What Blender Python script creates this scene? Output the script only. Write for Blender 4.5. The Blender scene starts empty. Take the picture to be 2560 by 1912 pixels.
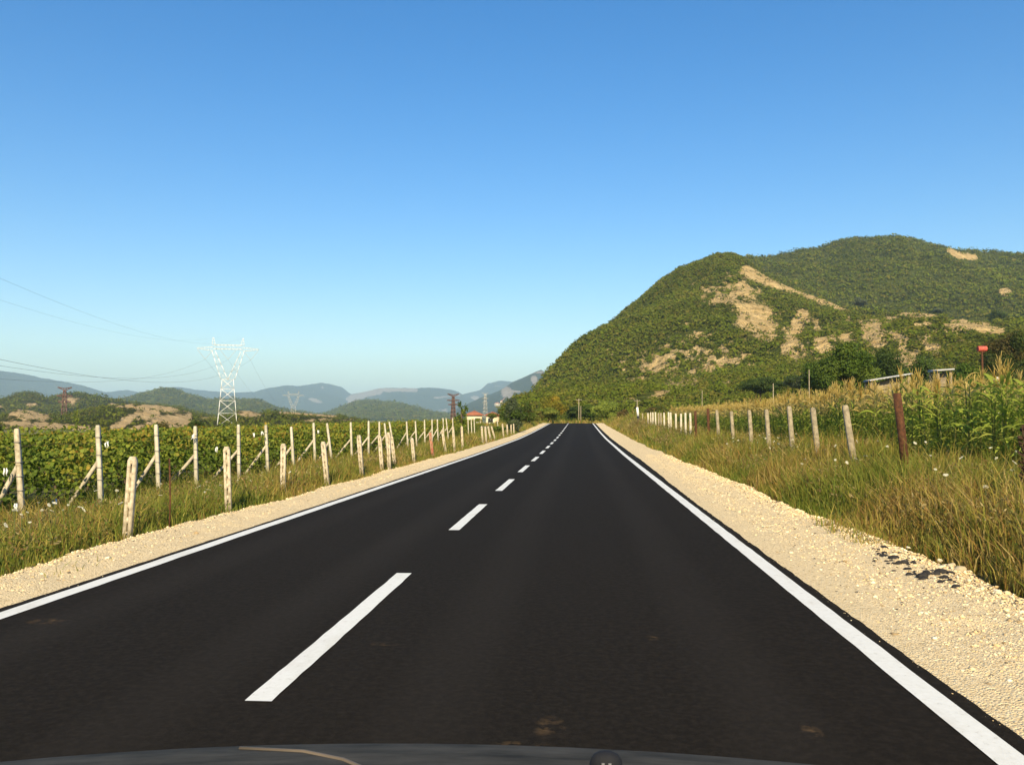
import bpy, math, random
import numpy as np
from mathutils import Vector
R = math.radians
rng = np.random.default_rng(11)
random.seed(5)
SC = bpy.context.scene
COL = SC.collection

# ------------------------------------------------------------------ camera, sky, sun, exposure
F_PX, CX, CY = 2171.0, 1280.0, 956.0
PITCH = math.atan(93.0 / F_PX)
YAW = math.atan(170.0 / F_PX * math.cos(PITCH))
H = 1.37
cam = bpy.data.cameras.new("camera")
cam.sensor_width = 36.0
cam.lens = F_PX / 2560.0 * 36.0
cam.clip_start = 0.05
cam.clip_end = 30000
camo = bpy.data.objects.new("camera", cam)
COL.objects.link(camo)
camo.location = (0, 0, H)
camo.rotation_euler = (R(90) + PITCH, 0, YAW)
SC.camera = camo

SUN_EL, SUN_ROT = R(32), R(175)
w = bpy.data.worlds.new("World")
SC.world = w
w.use_nodes = True
nt = w.node_tree
bg = nt.nodes["Background"]
sky = nt.nodes.new("ShaderNodeTexSky")
sky.sky_type = 'NISHITA'
sky.sun_disc = False
sky.sun_elevation = SUN_EL
sky.sun_rotation = SUN_ROT
sky.altitude = 200
sky.air_density = 1.15
sky.dust_density = 0.35
sky.ozone_density = 2.6
hs = nt.nodes.new("ShaderNodeHueSaturation")
hs.inputs["Saturation"].default_value = 1.46; hs.inputs["Hue"].default_value = 0.506
nt.links.new(sky.outputs[0], hs.inputs["Color"])
nt.links.new(hs.outputs[0], bg.inputs[0])
bg.inputs[1].default_value = 0.092

sl = bpy.data.lights.new("sun", 'SUN')
sl.energy = 5.0
sl.angle = R(0.5)
sl.color = (1.0, 0.82, 0.51)
so = bpy.data.objects.new("sun", sl)
COL.objects.link(so)
sd = Vector((math.cos(SUN_EL) * math.sin(SUN_ROT), math.cos(SUN_EL) * math.cos(SUN_ROT), math.sin(SUN_EL)))
so.rotation_euler = sd.to_track_quat('Z', 'Y').to_euler()
so.location = sd * 50

SC.view_settings.view_transform = 'Standard'
SC.view_settings.look = 'None'
SC.view_settings.gamma = 1
SC.view_settings.exposure = 0.78
SC.render.engine = 'CYCLES'
cy = SC.cycles
cy.use_denoising = True
cy.max_bounces = 5
cy.diffuse_bounces = 2
cy.glossy_bounces = 2
cy.transmission_bounces = 2
cy.volume_bounces = 1
cy.transparent_max_bounces = 8
cy.sample_clamp_indirect = 4

# ------------------------------------------------------------------ helpers: camera geometry (measured photo points -> real places)
def ray(x, y):
    x = np.asarray(x, float); y = np.asarray(y, float)
    a, b = (x - CX) / F_PX, (CY - y) / F_PX
    cp, sp, cw, sw = math.cos(PITCH), math.sin(PITCH), math.cos(YAW), math.sin(YAW)
    fx, fy, fz = -sw * cp, cw * cp, sp
    ux, uy, uz = sw * sp, -cw * sp, cp
    return np.stack([a * cw + b * ux + fx, a * sw + b * uy + fy, b * uz + fz + 0 * a], -1)

def at_depth(x, y, Y):                 # point seen at photo pixel x,y lying Y metres up the road
    d = ray(x, y)
    return np.array([d[0] * Y / d[1], Y, H + d[2] * Y / d[1]])

def depth_at_x(x, X):                 # how far up the road a thing on the line X = const shows at photo column x
    d = ray(x, 1120.0)
    return float(X * d[1] / d[0])

def at_dist(x, y, r):                  # point at horizontal distance r
    d = ray(x, y)
    hl = np.hypot(d[..., 0], d[..., 1])
    return np.stack([d[..., 0] / hl * r, d[..., 1] / hl * r, H + d[..., 2] / hl * r], -1)

def to_px(P):
    P = np.asarray(P, float) - np.array([0, 0, H])
    cp, sp, cw, sw = math.cos(PITCH), math.sin(PITCH), math.cos(YAW), math.sin(YAW)
    dep = P[..., 0] * -sw * cp + P[..., 1] * cw * cp + P[..., 2] * sp
    a = (P[..., 0] * cw + P[..., 1] * sw) / dep
    b = (P[..., 0] * sw * sp - P[..., 1] * cw * sp + P[..., 2] * cp) / dep
    return CX + F_PX * a, CY - F_PX * b

# ------------------------------------------------------------------ helpers: noise
def _hash(i, j, s):
    n = (i * 374761393 + j * 668265263 + s * 1442695041) & 0xffffffff
    n = ((n ^ (n >> 13)) * 1274126177) & 0xffffffff
    return ((n ^ (n >> 16)) & 0xffff) / 65535.0

def vnoise(x, y, s=0):
    x = np.asarray(x, float); y = np.asarray(y, float)
    i = np.floor(x).astype(np.int64); j = np.floor(y).astype(np.int64)
    u = x - i; v = y - j
    u = u * u * (3 - 2 * u); v = v * v * (3 - 2 * v)
    return (_hash(i, j, s) * (1 - u) + _hash(i + 1, j, s) * u) * (1 - v) + (_hash(i, j + 1, s) * (1 - u) + _hash(i + 1, j + 1, s) * u) * v

def fbm(x, y, s=0, o=4):
    t = 0; a = 0.5
    for k in range(o):
        t = t + a * (vnoise(x, y, s + k) * 2 - 1)
        x = x * 2.03 + 7.1; y = y * 2.03 + 3.7; a *= 0.5
    return t

def sstep(x, a, b):
    t = np.clip((x - a) / (b - a), 0, 1)
    return t * t * (3 - 2 * t)

# ------------------------------------------------------------------ helpers: meshes and objects
def np_mesh(name, V, faces, tint=None, smooth=False, attrs=None):
    """V (n,3); faces: list of int arrays (m,k); tint (n,3) colour attribute."""
    me = bpy.data.meshes.new(name)
    V = np.ascontiguousarray(V, np.float32)
    me.vertices.add(len(V)); me.vertices.foreach_set("co", V.ravel())
    if not isinstance(faces, list): faces = [faces]
    faces = [np.asarray(f, np.int32) for f in faces if len(f)]
    nl = sum(f.size for f in faces); nf = sum(len(f) for f in faces)
    me.loops.add(nl); me.polygons.add(nf)
    me.loops.foreach_set("vertex_index", np.concatenate([f.ravel() for f in faces]))
    tot = np.concatenate([np.full(len(f), f.shape[1], np.int32) for f in faces])
    st = np.concatenate([[0], np.cumsum(tot)[:-1]]).astype(np.int32)
    me.polygons.foreach_set("loop_start", st)
    me.polygons.foreach_set("loop_total", tot)
    if smooth: me.polygons.foreach_set("use_smooth", np.ones(nf, bool))
    if tint is not None:
        a = me.attributes.new("tint", 'FLOAT_COLOR', 'POINT')
        a.data.foreach_set("color", np.concatenate([tint, np.ones((len(V), 1))], 1).astype(np.float32).ravel())
    for k, v in (attrs or {}).items():
        a = me.attributes.new(k, 'FLOAT', 'POINT')
        a.data.foreach_set("value", np.asarray(v, np.float32))
    me.update(); me.validate()
    return me

def link(name, me, mat=None, parent=None, loc=None):
    o = bpy.data.objects.new(name, me)
    COL.objects.link(o)
    if me is not None and mat is not None and len(me.materials) == 0: me.materials.append(mat)
    if parent is not None: o.parent = parent
    if loc is not None: o.location = tuple(float(c) for c in loc)
    return o

def tag(o, label=None, cat=None, group=None, kind=None):
    if label: o["label"] = label
    if cat: o["category"] = cat
    if group: o["group"] = group
    if kind: o["kind"] = kind
    return o

class MB:
    """collects boxes, bars, tubes into one mesh"""
    def __init__(s): s.v = []; s.f = {}; s.n = 0
    def add(s, V, F):
        V = np.asarray(V, float)
        for f in F: s.f.setdefault(len(f), []).append([i + s.n for i in f])
        s.v.append(V); s.n += len(V)
    def box(s, x0, x1, y0, y1, z0, z1):
        V = [(x0,y0,z0),(x1,y0,z0),(x1,y1,z0),(x0,y1,z0),(x0,y0,z1),(x1,y0,z1),(x1,y1,z1),(x0,y1,z1)]
        s.add(V, [(0,3,2,1),(4,5,6,7),(0,1,5,4),(1,2,6,5),(2,3,7,6),(3,0,4,7)])
    def tube(s, pts, rad, n=6, cap=True):
        pts = [np.asarray(p, float) for p in pts]
        rad = list(rad) if hasattr(rad, '__len__') else [rad] * len(pts)
        V = []; F = []
        for k, p in enumerate(pts):
            d = pts[min(k + 1, len(pts) - 1)] - pts[max(k - 1, 0)]
            d = d / (np.linalg.norm(d) + 1e-9)
            a = np.cross(d, (0, 0, 1.0)) if abs(d[2]) < 0.95 else np.cross(d, (1.0, 0, 0))
            a /= np.linalg.norm(a); b = np.cross(d, a)
            for q in range(n):
                t = 2 * math.pi * (q + 0.5) / n
                V.append(p + rad[k] * (math.cos(t) * a + math.sin(t) * b))
        for k in range(len(pts) - 1):
            for q in range(n):
                q2 = (q + 1) % n
                F.append((k*n+q, k*n+q2, (k+1)*n+q2, (k+1)*n+q))
        if cap:
            F.append(tuple(range(n))[::-1]); F.append(tuple((len(pts)-1)*n + q for q in range(n)))
        s.add(V, F)
    def bar(s, p, q, t): s.tube([p, q], t * 0.7071, 4)
    def prism(s, p, q, w0, w1):              # square tapered prism from p up to q with a chamfered end
        p = np.asarray(p, float); q = np.asarray(q, float); d = q - p
        s.tube([p, p + d * 0.5, p + d * 0.97, q], [w0*.707, (w0+w1)*.3535, w1*.707, w1*.5], 4)
    def build(s, name, mat=None, parent=None, loc=None, smooth=False):
        return link(name, s.mesh(name, smooth), mat, parent, loc)
    def mesh(s, name, smooth=False):
        return np_mesh(name, np.concatenate(s.v), [np.array(f) for f in s.f.values()], smooth=smooth)

def grid_faces(n, m):
    i, j = np.meshgrid(np.arange(n - 1), np.arange(m - 1), indexing='ij')
    a = (i * m + j).ravel()
    return np.stack([a, a + m, a + m + 1, a + 1], 1)

def unit(v): return v / (np.linalg.norm(v, axis=-1, keepdims=True) + 1e-9)

LEAF2 = np.array([(0,0),(.5,.22),(.38,.72),(0,1.0),(-.38,.72),(-.5,.22)])
def leaves(C, N, size, tint, width=1.0, fold=0.18, down=0.35):
    """folded leaf shapes (two quads each) centred on C, facing N"""
    n = len(C); N = unit(N)
    up = np.tile(np.array([0, 0, -1.0]), (n, 1)) * down + rng.normal(size=(n, 3))
    T = unit(up - (up * N).sum(1, keepdims=True) * N)
    S = np.cross(N, T)
    V = np.empty((n, 6, 3))
    for k, (a, b) in enumerate(LEAF2):
        V[:, k] = C + size[:, None] * (a * width * S + (b - 0.5) * T + fold * (abs(a) * 1.6 - .3) * N)
    base = (np.arange(n) * 6)[:, None]
    Fq = np.concatenate([base + np.array([0, 1, 2, 3]), base + np.array([0, 3, 4, 5])])
    return V.reshape(-1, 3), Fq, np.repeat(tint, 6, 0)

def cards(C, N, size, tint):
    """single irregular quads, for foliage that is far off"""
    n = len(C); N = unit(N)
    r = rng.normal(size=(n, 3)); T = unit(r - (r * N).sum(1, keepdims=True) * N); S = np.cross(N, T)
    V = np.empty((n, 4, 3))
    for k, (a, b) in enumerate([(-1, -.2), (.1, -1), (1, .2), (-.1, 1)]):
        j = 1 + .35 * rng.normal(size=(n, 1))
        V[:, k] = C + size[:, None] * j * (a * S + b * T)
    F = (np.arange(n) * 4)[:, None] + np.arange(4)
    return V.reshape(-1, 3), F, np.repeat(tint, 4, 0)

def rdir(n):
    return unit(rng.normal(size=(n, 3)))

# ------------------------------------------------------------------ helpers: materials
def new_mat(name):
    m = bpy.data.materials.new(name); m.use_nodes = True
    t = m.node_tree
    return m, t, t.nodes["Principled BSDF"]

def nd(t, typ, **kw):
    n = t.nodes.new(typ)
    for k, v in kw.items():
        if k in n.inputs: n.inputs[k].default_value = v
        else: setattr(n, k, v)
    return n

def ramp(t, fac, stops):
    n = t.nodes.new("ShaderNodeValToRGB")
    e = n.color_ramp.elements
    while len(e) < len(stops): e.new(0.5)
    for k, (p, c) in enumerate(stops):
        e[k].position = p; e[k].color = (*c, 1) if len(c) == 3 else c
    t.links.new(fac, n.inputs[0])
    return n.outputs[0]

def noise(t, scale, detail=4, rough=0.55, vec=None, stretch=None):
    if vec is None:
        vec = t.nodes.new("ShaderNodeNewGeometry").outputs["Position"]
    if stretch:
        mp = t.nodes.new("ShaderNodeMapping"); mp.inputs["Scale"].default_value = stretch
        t.links.new(vec, mp.inputs["Vector"]); vec = mp.outputs[0]
    n = nd(t, "ShaderNodeTexNoise", Scale=scale, Detail=detail, Roughness=rough)
    t.links.new(vec, n.inputs["Vector"])
    return n.outputs[0]

def mix(t, fac, a, b, mode='MIX'):
    n = t.nodes.new("ShaderNodeMix"); n.data_type = 'RGBA'; n.blend_type = mode
    for inp, v in ((n.inputs[0], fac), (n.inputs[6], a), (n.inputs[7], b)):
        if hasattr(v, 'is_linked') or hasattr(v, 'links'): t.links.new(v, inp)
        else: inp.default_value = v if not isinstance(v, tuple) or len(v) == 4 else (*v, 1)
    return n.outputs[2]

def bump(t, b, h, strength=0.5, dist=0.02):
    n = t.nodes.new("ShaderNodeBump"); n.inputs["Strength"].default_value = strength; n.inputs["Distance"].default_value = dist
    t.links.new(h, n.inputs["Height"]); t.links.new(n.outputs[0], b.inputs["Normal"])

def math_n(t, op, a, b=None, clamp=False):
    n = t.nodes.new("ShaderNodeMath"); n.operation = op; n.use_clamp = clamp
    for i, v in enumerate((a, b)):
        if v is None: continue
        if hasattr(v, 'links'): t.links.new(v, n.inputs[i])
        else: n.inputs[i].default_value = v
    return n.outputs[0]

def leaf_mat(name, trans=0.3, rough=0.65, spec=0.25):
    m, t, b = new_mat(name)
    a = nd(t, "ShaderNodeAttribute", attribute_name="tint")
    b.inputs["Roughness"].default_value = rough
    b.inputs["Specular IOR Level"].default_value = spec
    t.links.new(a.outputs["Color"], b.inputs["Base Color"])
    tr = t.nodes.new("ShaderNodeBsdfTranslucent"); t.links.new(a.outputs["Color"], tr.inputs[0])
    mx = t.nodes.new("ShaderNodeMixShader"); mx.inputs[0].default_value = trans
    t.links.new(b.outputs[0], mx.inputs[1]); t.links.new(tr.outputs[0], mx.inputs[2])
    t.links.new(mx.outputs[0], t.nodes["Material Output"].inputs[0])
    return m

def noisy_mat(name, c0, c1, scale=8, rough=0.85, bscale=40, bstr=0.4, bdist=0.01, c2=None, local=False):
    m, t, b = new_mat(name)
    vec = t.nodes.new("ShaderNodeTexCoord").outputs["Object"] if local else None
    n = noise(t, scale, 5, 0.6, vec)
    st = [(0.32, c0), (0.68, c1)] if c2 is None else [(0.3, c0), (0.5, c1), (0.72, c2)]
    t.links.new(ramp(t, n, st), b.inputs["Base Color"])
    b.inputs["Roughness"].default_value = rough
    b.inputs["Specular IOR Level"].default_value = 0.3
    if bstr: bump(t, b, noise(t, bscale, 4, 0.6, vec), bstr, bdist)
    return m

M_LEAF = leaf_mat("leaf", .42)
M_CORN = leaf_mat("corn_leaf", .5)
M_GRASS = leaf_mat("grass_blade", 0.3, 0.6)
M_SCRUB = leaf_mat("scrub_leaf", 0.30, 0.9, 0.05)
M_BARK = noisy_mat("bark", (.05, .035, .022), (.13, .095, .065), 6, .9, 25, .8, .02)
M_CONC = noisy_mat("old_concrete", (.24, .20, .13), (.47, .40, .285), 14, .9, 60, .45, .006, (.60, .53, .40))
M_PALE = noisy_mat("pale_concrete", (.38, .34, .25), (.62, .57, .46), 7, .85, 50, .4, .006)
M_BRACE = noisy_mat("grey_brace", (.28, .24, .18), (.60, .54, .42), 9, .9, 40, .5, .006)
M_GREYP = noisy_mat("grey_wood", (.17, .145, .10), (.40, .34, .235), 12, .9, 45, .6, .008)
M_RUST = noisy_mat("rusty_iron", (.035, .016, .009), (.12, .048, .02), 22, .9, 80, .5, .004)
M_WHITE = noisy_mat("white_steel", (.66, .66, .64), (.82, .82, .80), 3, .45, 20, 0)
M_PSTEEL = noisy_mat("grey_steel", (.42, .41, .36), (.55, .54, .48), 3, .5, 20, 0)
M_BSTEEL = noisy_mat("brown_steel", (.09, .05, .04), (.16, .09, .07), 2, .7, 20, 0)
M_WIRE = noisy_mat("wire_metal", (.12, .12, .125), (.17, .17, .175), 2, .6, 20, 0)

# ------------------------------------------------------------------ ground
_ys = np.linspace(-200, 400, 1201)
_z = np.interp(_ys, [-200, 34, 58, 75, 95, 116, 124, 150, 190, 400], [0, 0, .10, .28, .55, .86, .88, .3, -.6, -.8])
_k = np.hanning(25); _k /= _k.sum()
_z = np.convolve(np.pad(_z, 12, 'edge'), _k, 'valid')
def zr(Y): return np.interp(Y, _ys, _z)
XL, XC, XR = -4.08, -1.567, 1.74           # painted lines
def ground_z(X, Y):
    X = np.asarray(X, float); Y = np.asarray(Y, float)
    z = zr(Y) - .075
    z = z - .22 * sstep(-X, 5.4, 8.2) * (1 - sstep(Y, 130, 200))
    z = z - .034 * np.clip(-X - 8.4, 0, 40) * (1 - .6 * sstep(Y, 70, 160))
    rise = .42 + .32 * sstep(Y, 25, 70) - .75 * sstep(Y, 108, 150)
    z = z + rise * sstep(X, 3.3, 5.2)
    rough = sstep(np.abs(X - (-.8)), 4.4, 6) * (1 - sstep(np.hypot(X, Y), 150, 250))
    z = z + rough * .10 * fbm(X * .8, Y * .8, 3)
    return z

gx = np.unique(np.concatenate([-np.geomspace(14, 12500, 38), np.arange(-14, 14.01, .4), np.geomspace(14, 12500, 38)]))
gy = np.unique(np.concatenate([-np.geomspace(6, 900, 14), np.arange(-6, 140, 1.2), np.geomspace(140, 16500, 36)]))
GX, GY = np.meshgrid(gx, gy, indexing='ij')
m, t, b = new_mat("field_ground")
n1 = noise(t, .35, 5); n2 = noise(t, 6, 5, .65)
c = ramp(t, n1, [(.3, (.075, .09, .02)), (.5, (.13, .125, .032)), (.7, (.20, .155, .055))])
c = mix(t, math_n(t, 'MULTIPLY', n2, .6), c, (.14, .12, .045, 1))
t.links.new(c, b.inputs["Base Color"]); b.inputs["Roughness"].default_value = .95
bump(t, b, n2, .8, .05)
me = np_mesh("ground", np.stack([GX, GY, ground_z(GX, GY)], -1).reshape(-1, 3), grid_faces(len(gx), len(gy)), smooth=True)
tag(link("ground", me, m), "dry grassy valley ground under the fields", kind="structure")

# ------------------------------------------------------------------ road
m, t, b = new_mat("fresh_asphalt")
geo = t.nodes.new("ShaderNodeNewGeometry").outputs["Position"]
grain = noise(t, 260, 3, .7, geo)
big = noise(t, .8, 4, .6, geo, (1.0, .22, 1))
c = ramp(t, grain, [(.25, (.0045, .0038, .0030)), (.55, (.0105, .0090, .0070)), (.85, (.036, .031, .024))])
midn = noise(t, 22, 5, .75, geo)
c = mix(t, ramp(t, midn, [(.42, (0, 0, 0)), (.72, (.75, .75, .75))]), c, (.030, .0245, .019, 1))
c = mix(t, math_n(t, 'MULTIPLY', big, .40), c, (.020, .0155, .011, 1))
sep0 = t.nodes.new("ShaderNodeSeparateXYZ"); t.links.new(geo, sep0.inputs[0])
trk = None
for x0 in (-3.5, -2.05, -.7, .85):
    dq = math_n(t, 'DIVIDE', math_n(t, 'SUBTRACT', sep0.outputs[0], x0), .32)
    q0 = math_n(t, 'SUBTRACT', 1.0, math_n(t, 'MULTIPLY', dq, dq), True)
    trk = q0 if trk is None else math_n(t, 'MAXIMUM', trk, q0)
trk = math_n(t, 'MULTIPLY', trk, noise(t, .5, 4, .65, geo, (2.0, .35, 1)), True)
c = mix(t, math_n(t, 'MULTIPLY', trk, .38), c, (.034, .030, .026, 1))
# dried mud: a few blotches of their own shape
sep = t.nodes.new("ShaderNodeSeparateXYZ"); t.links.new(geo, sep.inputs[0])
def blotch(x, y, rx, ry):
    dx = math_n(t, 'DIVIDE', math_n(t, 'SUBTRACT', sep.outputs[0], x), rx)
    dy = math_n(t, 'DIVIDE', math_n(t, 'SUBTRACT', sep.outputs[1], y), ry)
    d = math_n(t, 'ADD', math_n(t, 'MULTIPLY', dx, dx), math_n(t, 'MULTIPLY', dy, dy))
    return math_n(t, 'SUBTRACT', 1.0, d, True)
spk = ramp(t, noise(t, 14, 5, .7, geo), [(.46, (0, 0, 0)), (.66, (1, 1, 1))])
msk = None
for (x, y, rx, ry) in [(-.25, 3.73, .15, .045), (-.14, 3.95, .08, .16), (-3.65, 5.75, .16, .10), (1.02, 4.0, .05, .12), (.45, 5.6, .05, .06), (-1.2, 5.3, .10, .05)]:
    q = blotch(x, y, rx, ry)
    msk = q if msk is None else math_n(t, 'MAXIMUM', msk, q)
mf = math_n(t, 'MULTIPLY', math_n(t, 'MULTIPLY', msk, spk, True), .34)
c = mix(t, mf, c, (.24, .15, .07, 1))
# pale scuffs and grit
gr = ramp(t, noise(t, 5, 6, .75, geo, (1, .5, 1)), [(.68, (0, 0, 0)), (.80, (1, 1, 1))])
c = mix(t, math_n(t, 'MULTIPLY', gr, .07), c, (.22, .19, .15, 1))
t.links.new(c, b.inputs["Base Color"])
b.inputs["Roughness"].default_value = .9; b.inputs["Specular IOR Level"].default_value = .06
bump(t, b, grain, .55, .006)
M_ASPH = m
ry = np.unique(np.concatenate([np.arange(-20, 40, .12), np.arange(40, 185, .8)]))
wr = .15 + .20 * sstep(ry, 12, 34)
eR = XR + .08 + wr + .018 * fbm(ry * 5, ry * 0, 21) + .03 * fbm(ry * .7, ry * 0, 22)
eL = XL - .08 - .17 - .018 * fbm(ry * 5, ry * 0, 23) - .03 * fbm(ry * .7, ry * 0, 24)
us = np.array([-.03, 0, .02, .1, .3, .5, .7, .9, .98, 1, 1.03])
zz = np.array([-.10, -.03, -.014, -.010, -.004, .001, -.004, -.010, -.014, -.03, -.10])
uc = np.clip(us, 0, 1)
V = np.stack([eL[:, None] + (eR - eL)[:, None] * uc[None], np.repeat(ry[:, None], len(us), 1), zr(ry)[:, None] + zz[None]], -1)
V[:, 0, 0] -= .04; V[:, -1, 0] += .04
me = np_mesh("road", V.reshape(-1, 3), grid_faces(len(ry), len(us))[:, ::-1], smooth=True)
road = tag(link("road", me, M_ASPH), "fresh black asphalt road running to a low crest", kind="structure")
def road_z(X, Y):
    eLi = XL - .25; eRi = XR + .08 + .15 + .2 * sstep(Y, 12, 34)
    return zr(Y) + np.interp((X - eLi) / (eRi - eLi), us[1:-1], zz[1:-1])
m, t, b = new_mat("road_paint")
wn = noise(t, 25, 5, .7)
dirt = noise(t, 3.5, 6, .7, None, (1, .35, 1))
pc = mix(t, ramp(t, dirt, [(.5, (0, 0, 0)), (.75, (.5, .5, .5))]), ramp(t, wn, [(.25, (.42, .40, .36)), (.40, (.70, .71, .68)), (.8, (.78, .79, .77))]), (.50, .47, .40, 1))
t.links.new(pc, b.inputs["Base Color"])
b.inputs["Roughness"].default_value = .6; bump(t, b, noise(t, 220, 2, .6), .35, .004)
M_PAINT = m
def stripe(name, x, y0, y1, wd, label=None):
    yy = np.arange(y0, y1 + .001, .12 if y1 < 60 else .25); yy[-1] = y1
    j = .010 * fbm(yy * 6, yy * 0 + x, 31)
    A = np.stack([x - wd / 2 + j, yy], -1); B = np.stack([x + wd / 2 + j, yy], -1)
    V = np.concatenate([np.stack([A, B], 1)], 0)
    Z = road_z(V[..., 0], V[..., 1]) + .005
    V = np.concatenate([V, Z[..., None]], -1)
    o = link(name, np_mesh(name, V.reshape(-1, 3), grid_faces(len(yy), 2)[:, ::-1]), M_PAINT, road)
    if label: o["label"] = label
stripe("edge_line", XL, -15, 140, .15)
stripe("edge_line", XR, -15, 140, .15)
ds = [(-1.9, 1.5), (4.18, 7.72), (10.76, 14.06), (16.75, 20.0)] + [(22.75 + 6.05 * k, 26.05 + 6.05 * k) for k in range(18)]
for a_, b_ in ds: stripe("lane_dash", XC, a_, b_, .135)

# ------------------------------------------------------------------ gravel shoulders
m, t, b = new_mat("limestone_gravel")
geo = t.nodes.new("ShaderNodeNewGeometry").outputs["Position"]
vo = nd(t, "ShaderNodeTexVoronoi", Scale=75.0); t.links.new(geo, vo.inputs["Vector"])
n0 = noise(t, 2.2, 4, .6, geo); n1 = noise(t, 30, 4, .7, geo)
c = ramp(t, n1, [(.25, (.52, .38, .19)), (.5, (.76, .60, .34)), (.75, (.85, .72, .47))])
c = mix(t, math_n(t, 'MULTIPLY', n0, .5), c, (.70, .55, .32, 1))
sepc = t.nodes.new("ShaderNodeSeparateColor"); t.links.new(vo.outputs["Color"], sepc.inputs[0])
stones = ramp(t, sepc.outputs[0], [(.0, (.14, .10, .055)), (.06, (.30, .21, .11)), (.14, (.66, .51, .30)), (.6, (.80, .64, .39)), (1, (.86, .76, .54))])
c = mix(t, .55, c, stones)
t.links.new(c, b.inputs["Base Color"]); b.inputs["Roughness"].default_value = .95; b.inputs["Specular IOR Level"].default_value = .2
hsum = math_n(t, 'ADD', math_n(t, 'MULTIPLY', vo.outputs["Distance"], -1.0), math_n(t, 'MULTIPLY', n1, 1.2))
bump(t, b, hsum, .85, .014)
M_GRAV = m
def outer_R(Y): return 3.42 + .16 * fbm(Y * .35, Y * 0, 41) + .10 * fbm(Y * 2.2, Y * 0, 42) + .06 * fbm(Y * 9, Y * 0, 43) - .25 * sstep(Y, 70, 120)
def outer_L(Y): return -5.15 - .16 * fbm(Y * .4, Y * 0, 44) - .10 * fbm(Y * 1.9, Y * 0, 45) - .05 * fbm(Y * 9, Y * 0, 46)
gyv = np.unique(np.concatenate([np.arange(-12, 40, .08), np.arange(40, 165, .5)]))
def gravel_z(s, u, X, Y):
    hgt = .055 * np.sin(np.clip(u, 0, 1) * math.pi) * .6 + .05 * sstep(u, .45, .85) - .10 * sstep(u, .9, 1.0)
    return zr(Y) - .032 + hgt + .022 * fbm(X * 3, Y * 3, 51) * sstep(u, .05, .3) + .012 * fbm(X * 11, Y * 11, 52) * sstep(u, .05, .2)
for s, fo in ((1, outer_R), (-1, outer_L)):
    u = np.linspace(0, 1, 22)
    xi = 1.80 + .2 * sstep(gyv, 12, 34) if s > 0 else np.full_like(gyv, -4.20)
    Xg = xi[:, None] + (fo(gyv) - xi)[:, None] * u[None]
    Yg = np.repeat(gyv[:, None], len(u), 1)
    Zg = gravel_z(s, u[None], Xg, Yg)
    f = grid_faces(len(gyv), len(u)); f = f[:, ::-1] if s > 0 else f
    me = np_mesh("gravel_shoulder", np.stack([Xg, Yg, Zg], -1).reshape(-1, 3), f, smooth=True)
    tag(link("gravel_shoulder", me, M_GRAV), "pale limestone gravel shoulder on the " + ("corn" if s > 0 else "vineyard") + " side of the road", kind="structure")

# loose pebbles lying on the shoulders
ICO = np.array([(0,0,1),(.894,0,.447),(.276,.851,.447),(-.724,.526,.447),(-.724,-.526,.447),(.276,-.851,.447),(.724,.526,-.447),(-.276,.894,-.447),(-.894,0,-.447),(-.276,-.894,-.447),(.724,-.526,-.447),(0,0,-1)])
ICOF = np.array([(0,1,2),(0,2,3),(0,3,4),(0,4,5),(0,5,1),(1,6,2),(2,7,3),(3,8,4),(4,9,5),(5,10,1),(6,7,2),(7,8,3),(8,9,4),(9,10,5),(10,6,1),(11,7,6),(11,8,7),(11,9,8),(11,10,9),(11,6,10)])
def pebbles(C, size, tint):
    n = len(C)
    V = ICO[None] * (1 + .28 * rng.normal(size=(n, 12, 1))) * (size[:, None] * np.array([1, .8, .55]) * (1 + .2 * rng.normal(size=(n, 3))))[:, None]
    a = rng.uniform(0, 6.28, n); ca, sa = np.cos(a)[:, None], np.sin(a)[:, None]
    V = np.stack([V[..., 0] * ca - V[..., 1] * sa, V[..., 0] * sa + V[..., 1] * ca, V[..., 2]], -1) + C[:, None]
    F = (np.arange(n) * 12)[:, None, None] + ICOF[None]
    return V.reshape(-1, 3), F.reshape(-1, 3), np.repeat(tint, 12, 0)
m, t, b = new_mat("pebble"); a_ = nd(t, "ShaderNodeAttribute", attribute_name="tint")
t.links.new(a_.outputs["Color"], b.inputs["Base Color"]); b.inputs["Roughness"].default_value = .9; b.inputs["Specular IOR Level"].default_value = .2
M_PEB = m
PAL = np.array([(.76, .60, .36), (.80, .68, .45), (.64, .48, .26), (.84, .76, .56), (.34, .25, .14), (.10, .085, .07), (.52, .43, .30)])
def shoulder_pts(s, n, ymax):
    Y = 2.5 + (ymax - 2.5) * rng.random(n) ** 1.7
    u = .08 + .92 * np.clip(rng.beta(1.6, 1.0, n), 0, 1)
    xi = 1.90 + .2 * sstep(Y, 12, 34) if s > 0 else np.full_like(Y, -4.30)
    X = xi + ((outer_R if s > 0 else outer_L)(Y) - xi) * u
    return X, Y, u
Vs = []; 
for s, n in ((1, 38000), (-1, 15000)):
    X, Y, u = shoulder_pts(s, n, 34)
    size = np.exp(rng.normal(math.log(.0065), .42, n)) * (1 + (.9 if s > 0 else .2) * sstep(u, .6, 1))
    size = np.clip(size, .003, .026)
    k = rng.choice(len(PAL), n, p=[.30, .20, .20, .05, .12, .06, .07])
    C = np.stack([X, Y, gravel_z(s, u, X, Y) + size * .2], -1)
    Vs.append((C, size, PAL[k] * rng.uniform(.85, 1.12, (n, 1))))
n = 150
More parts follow.
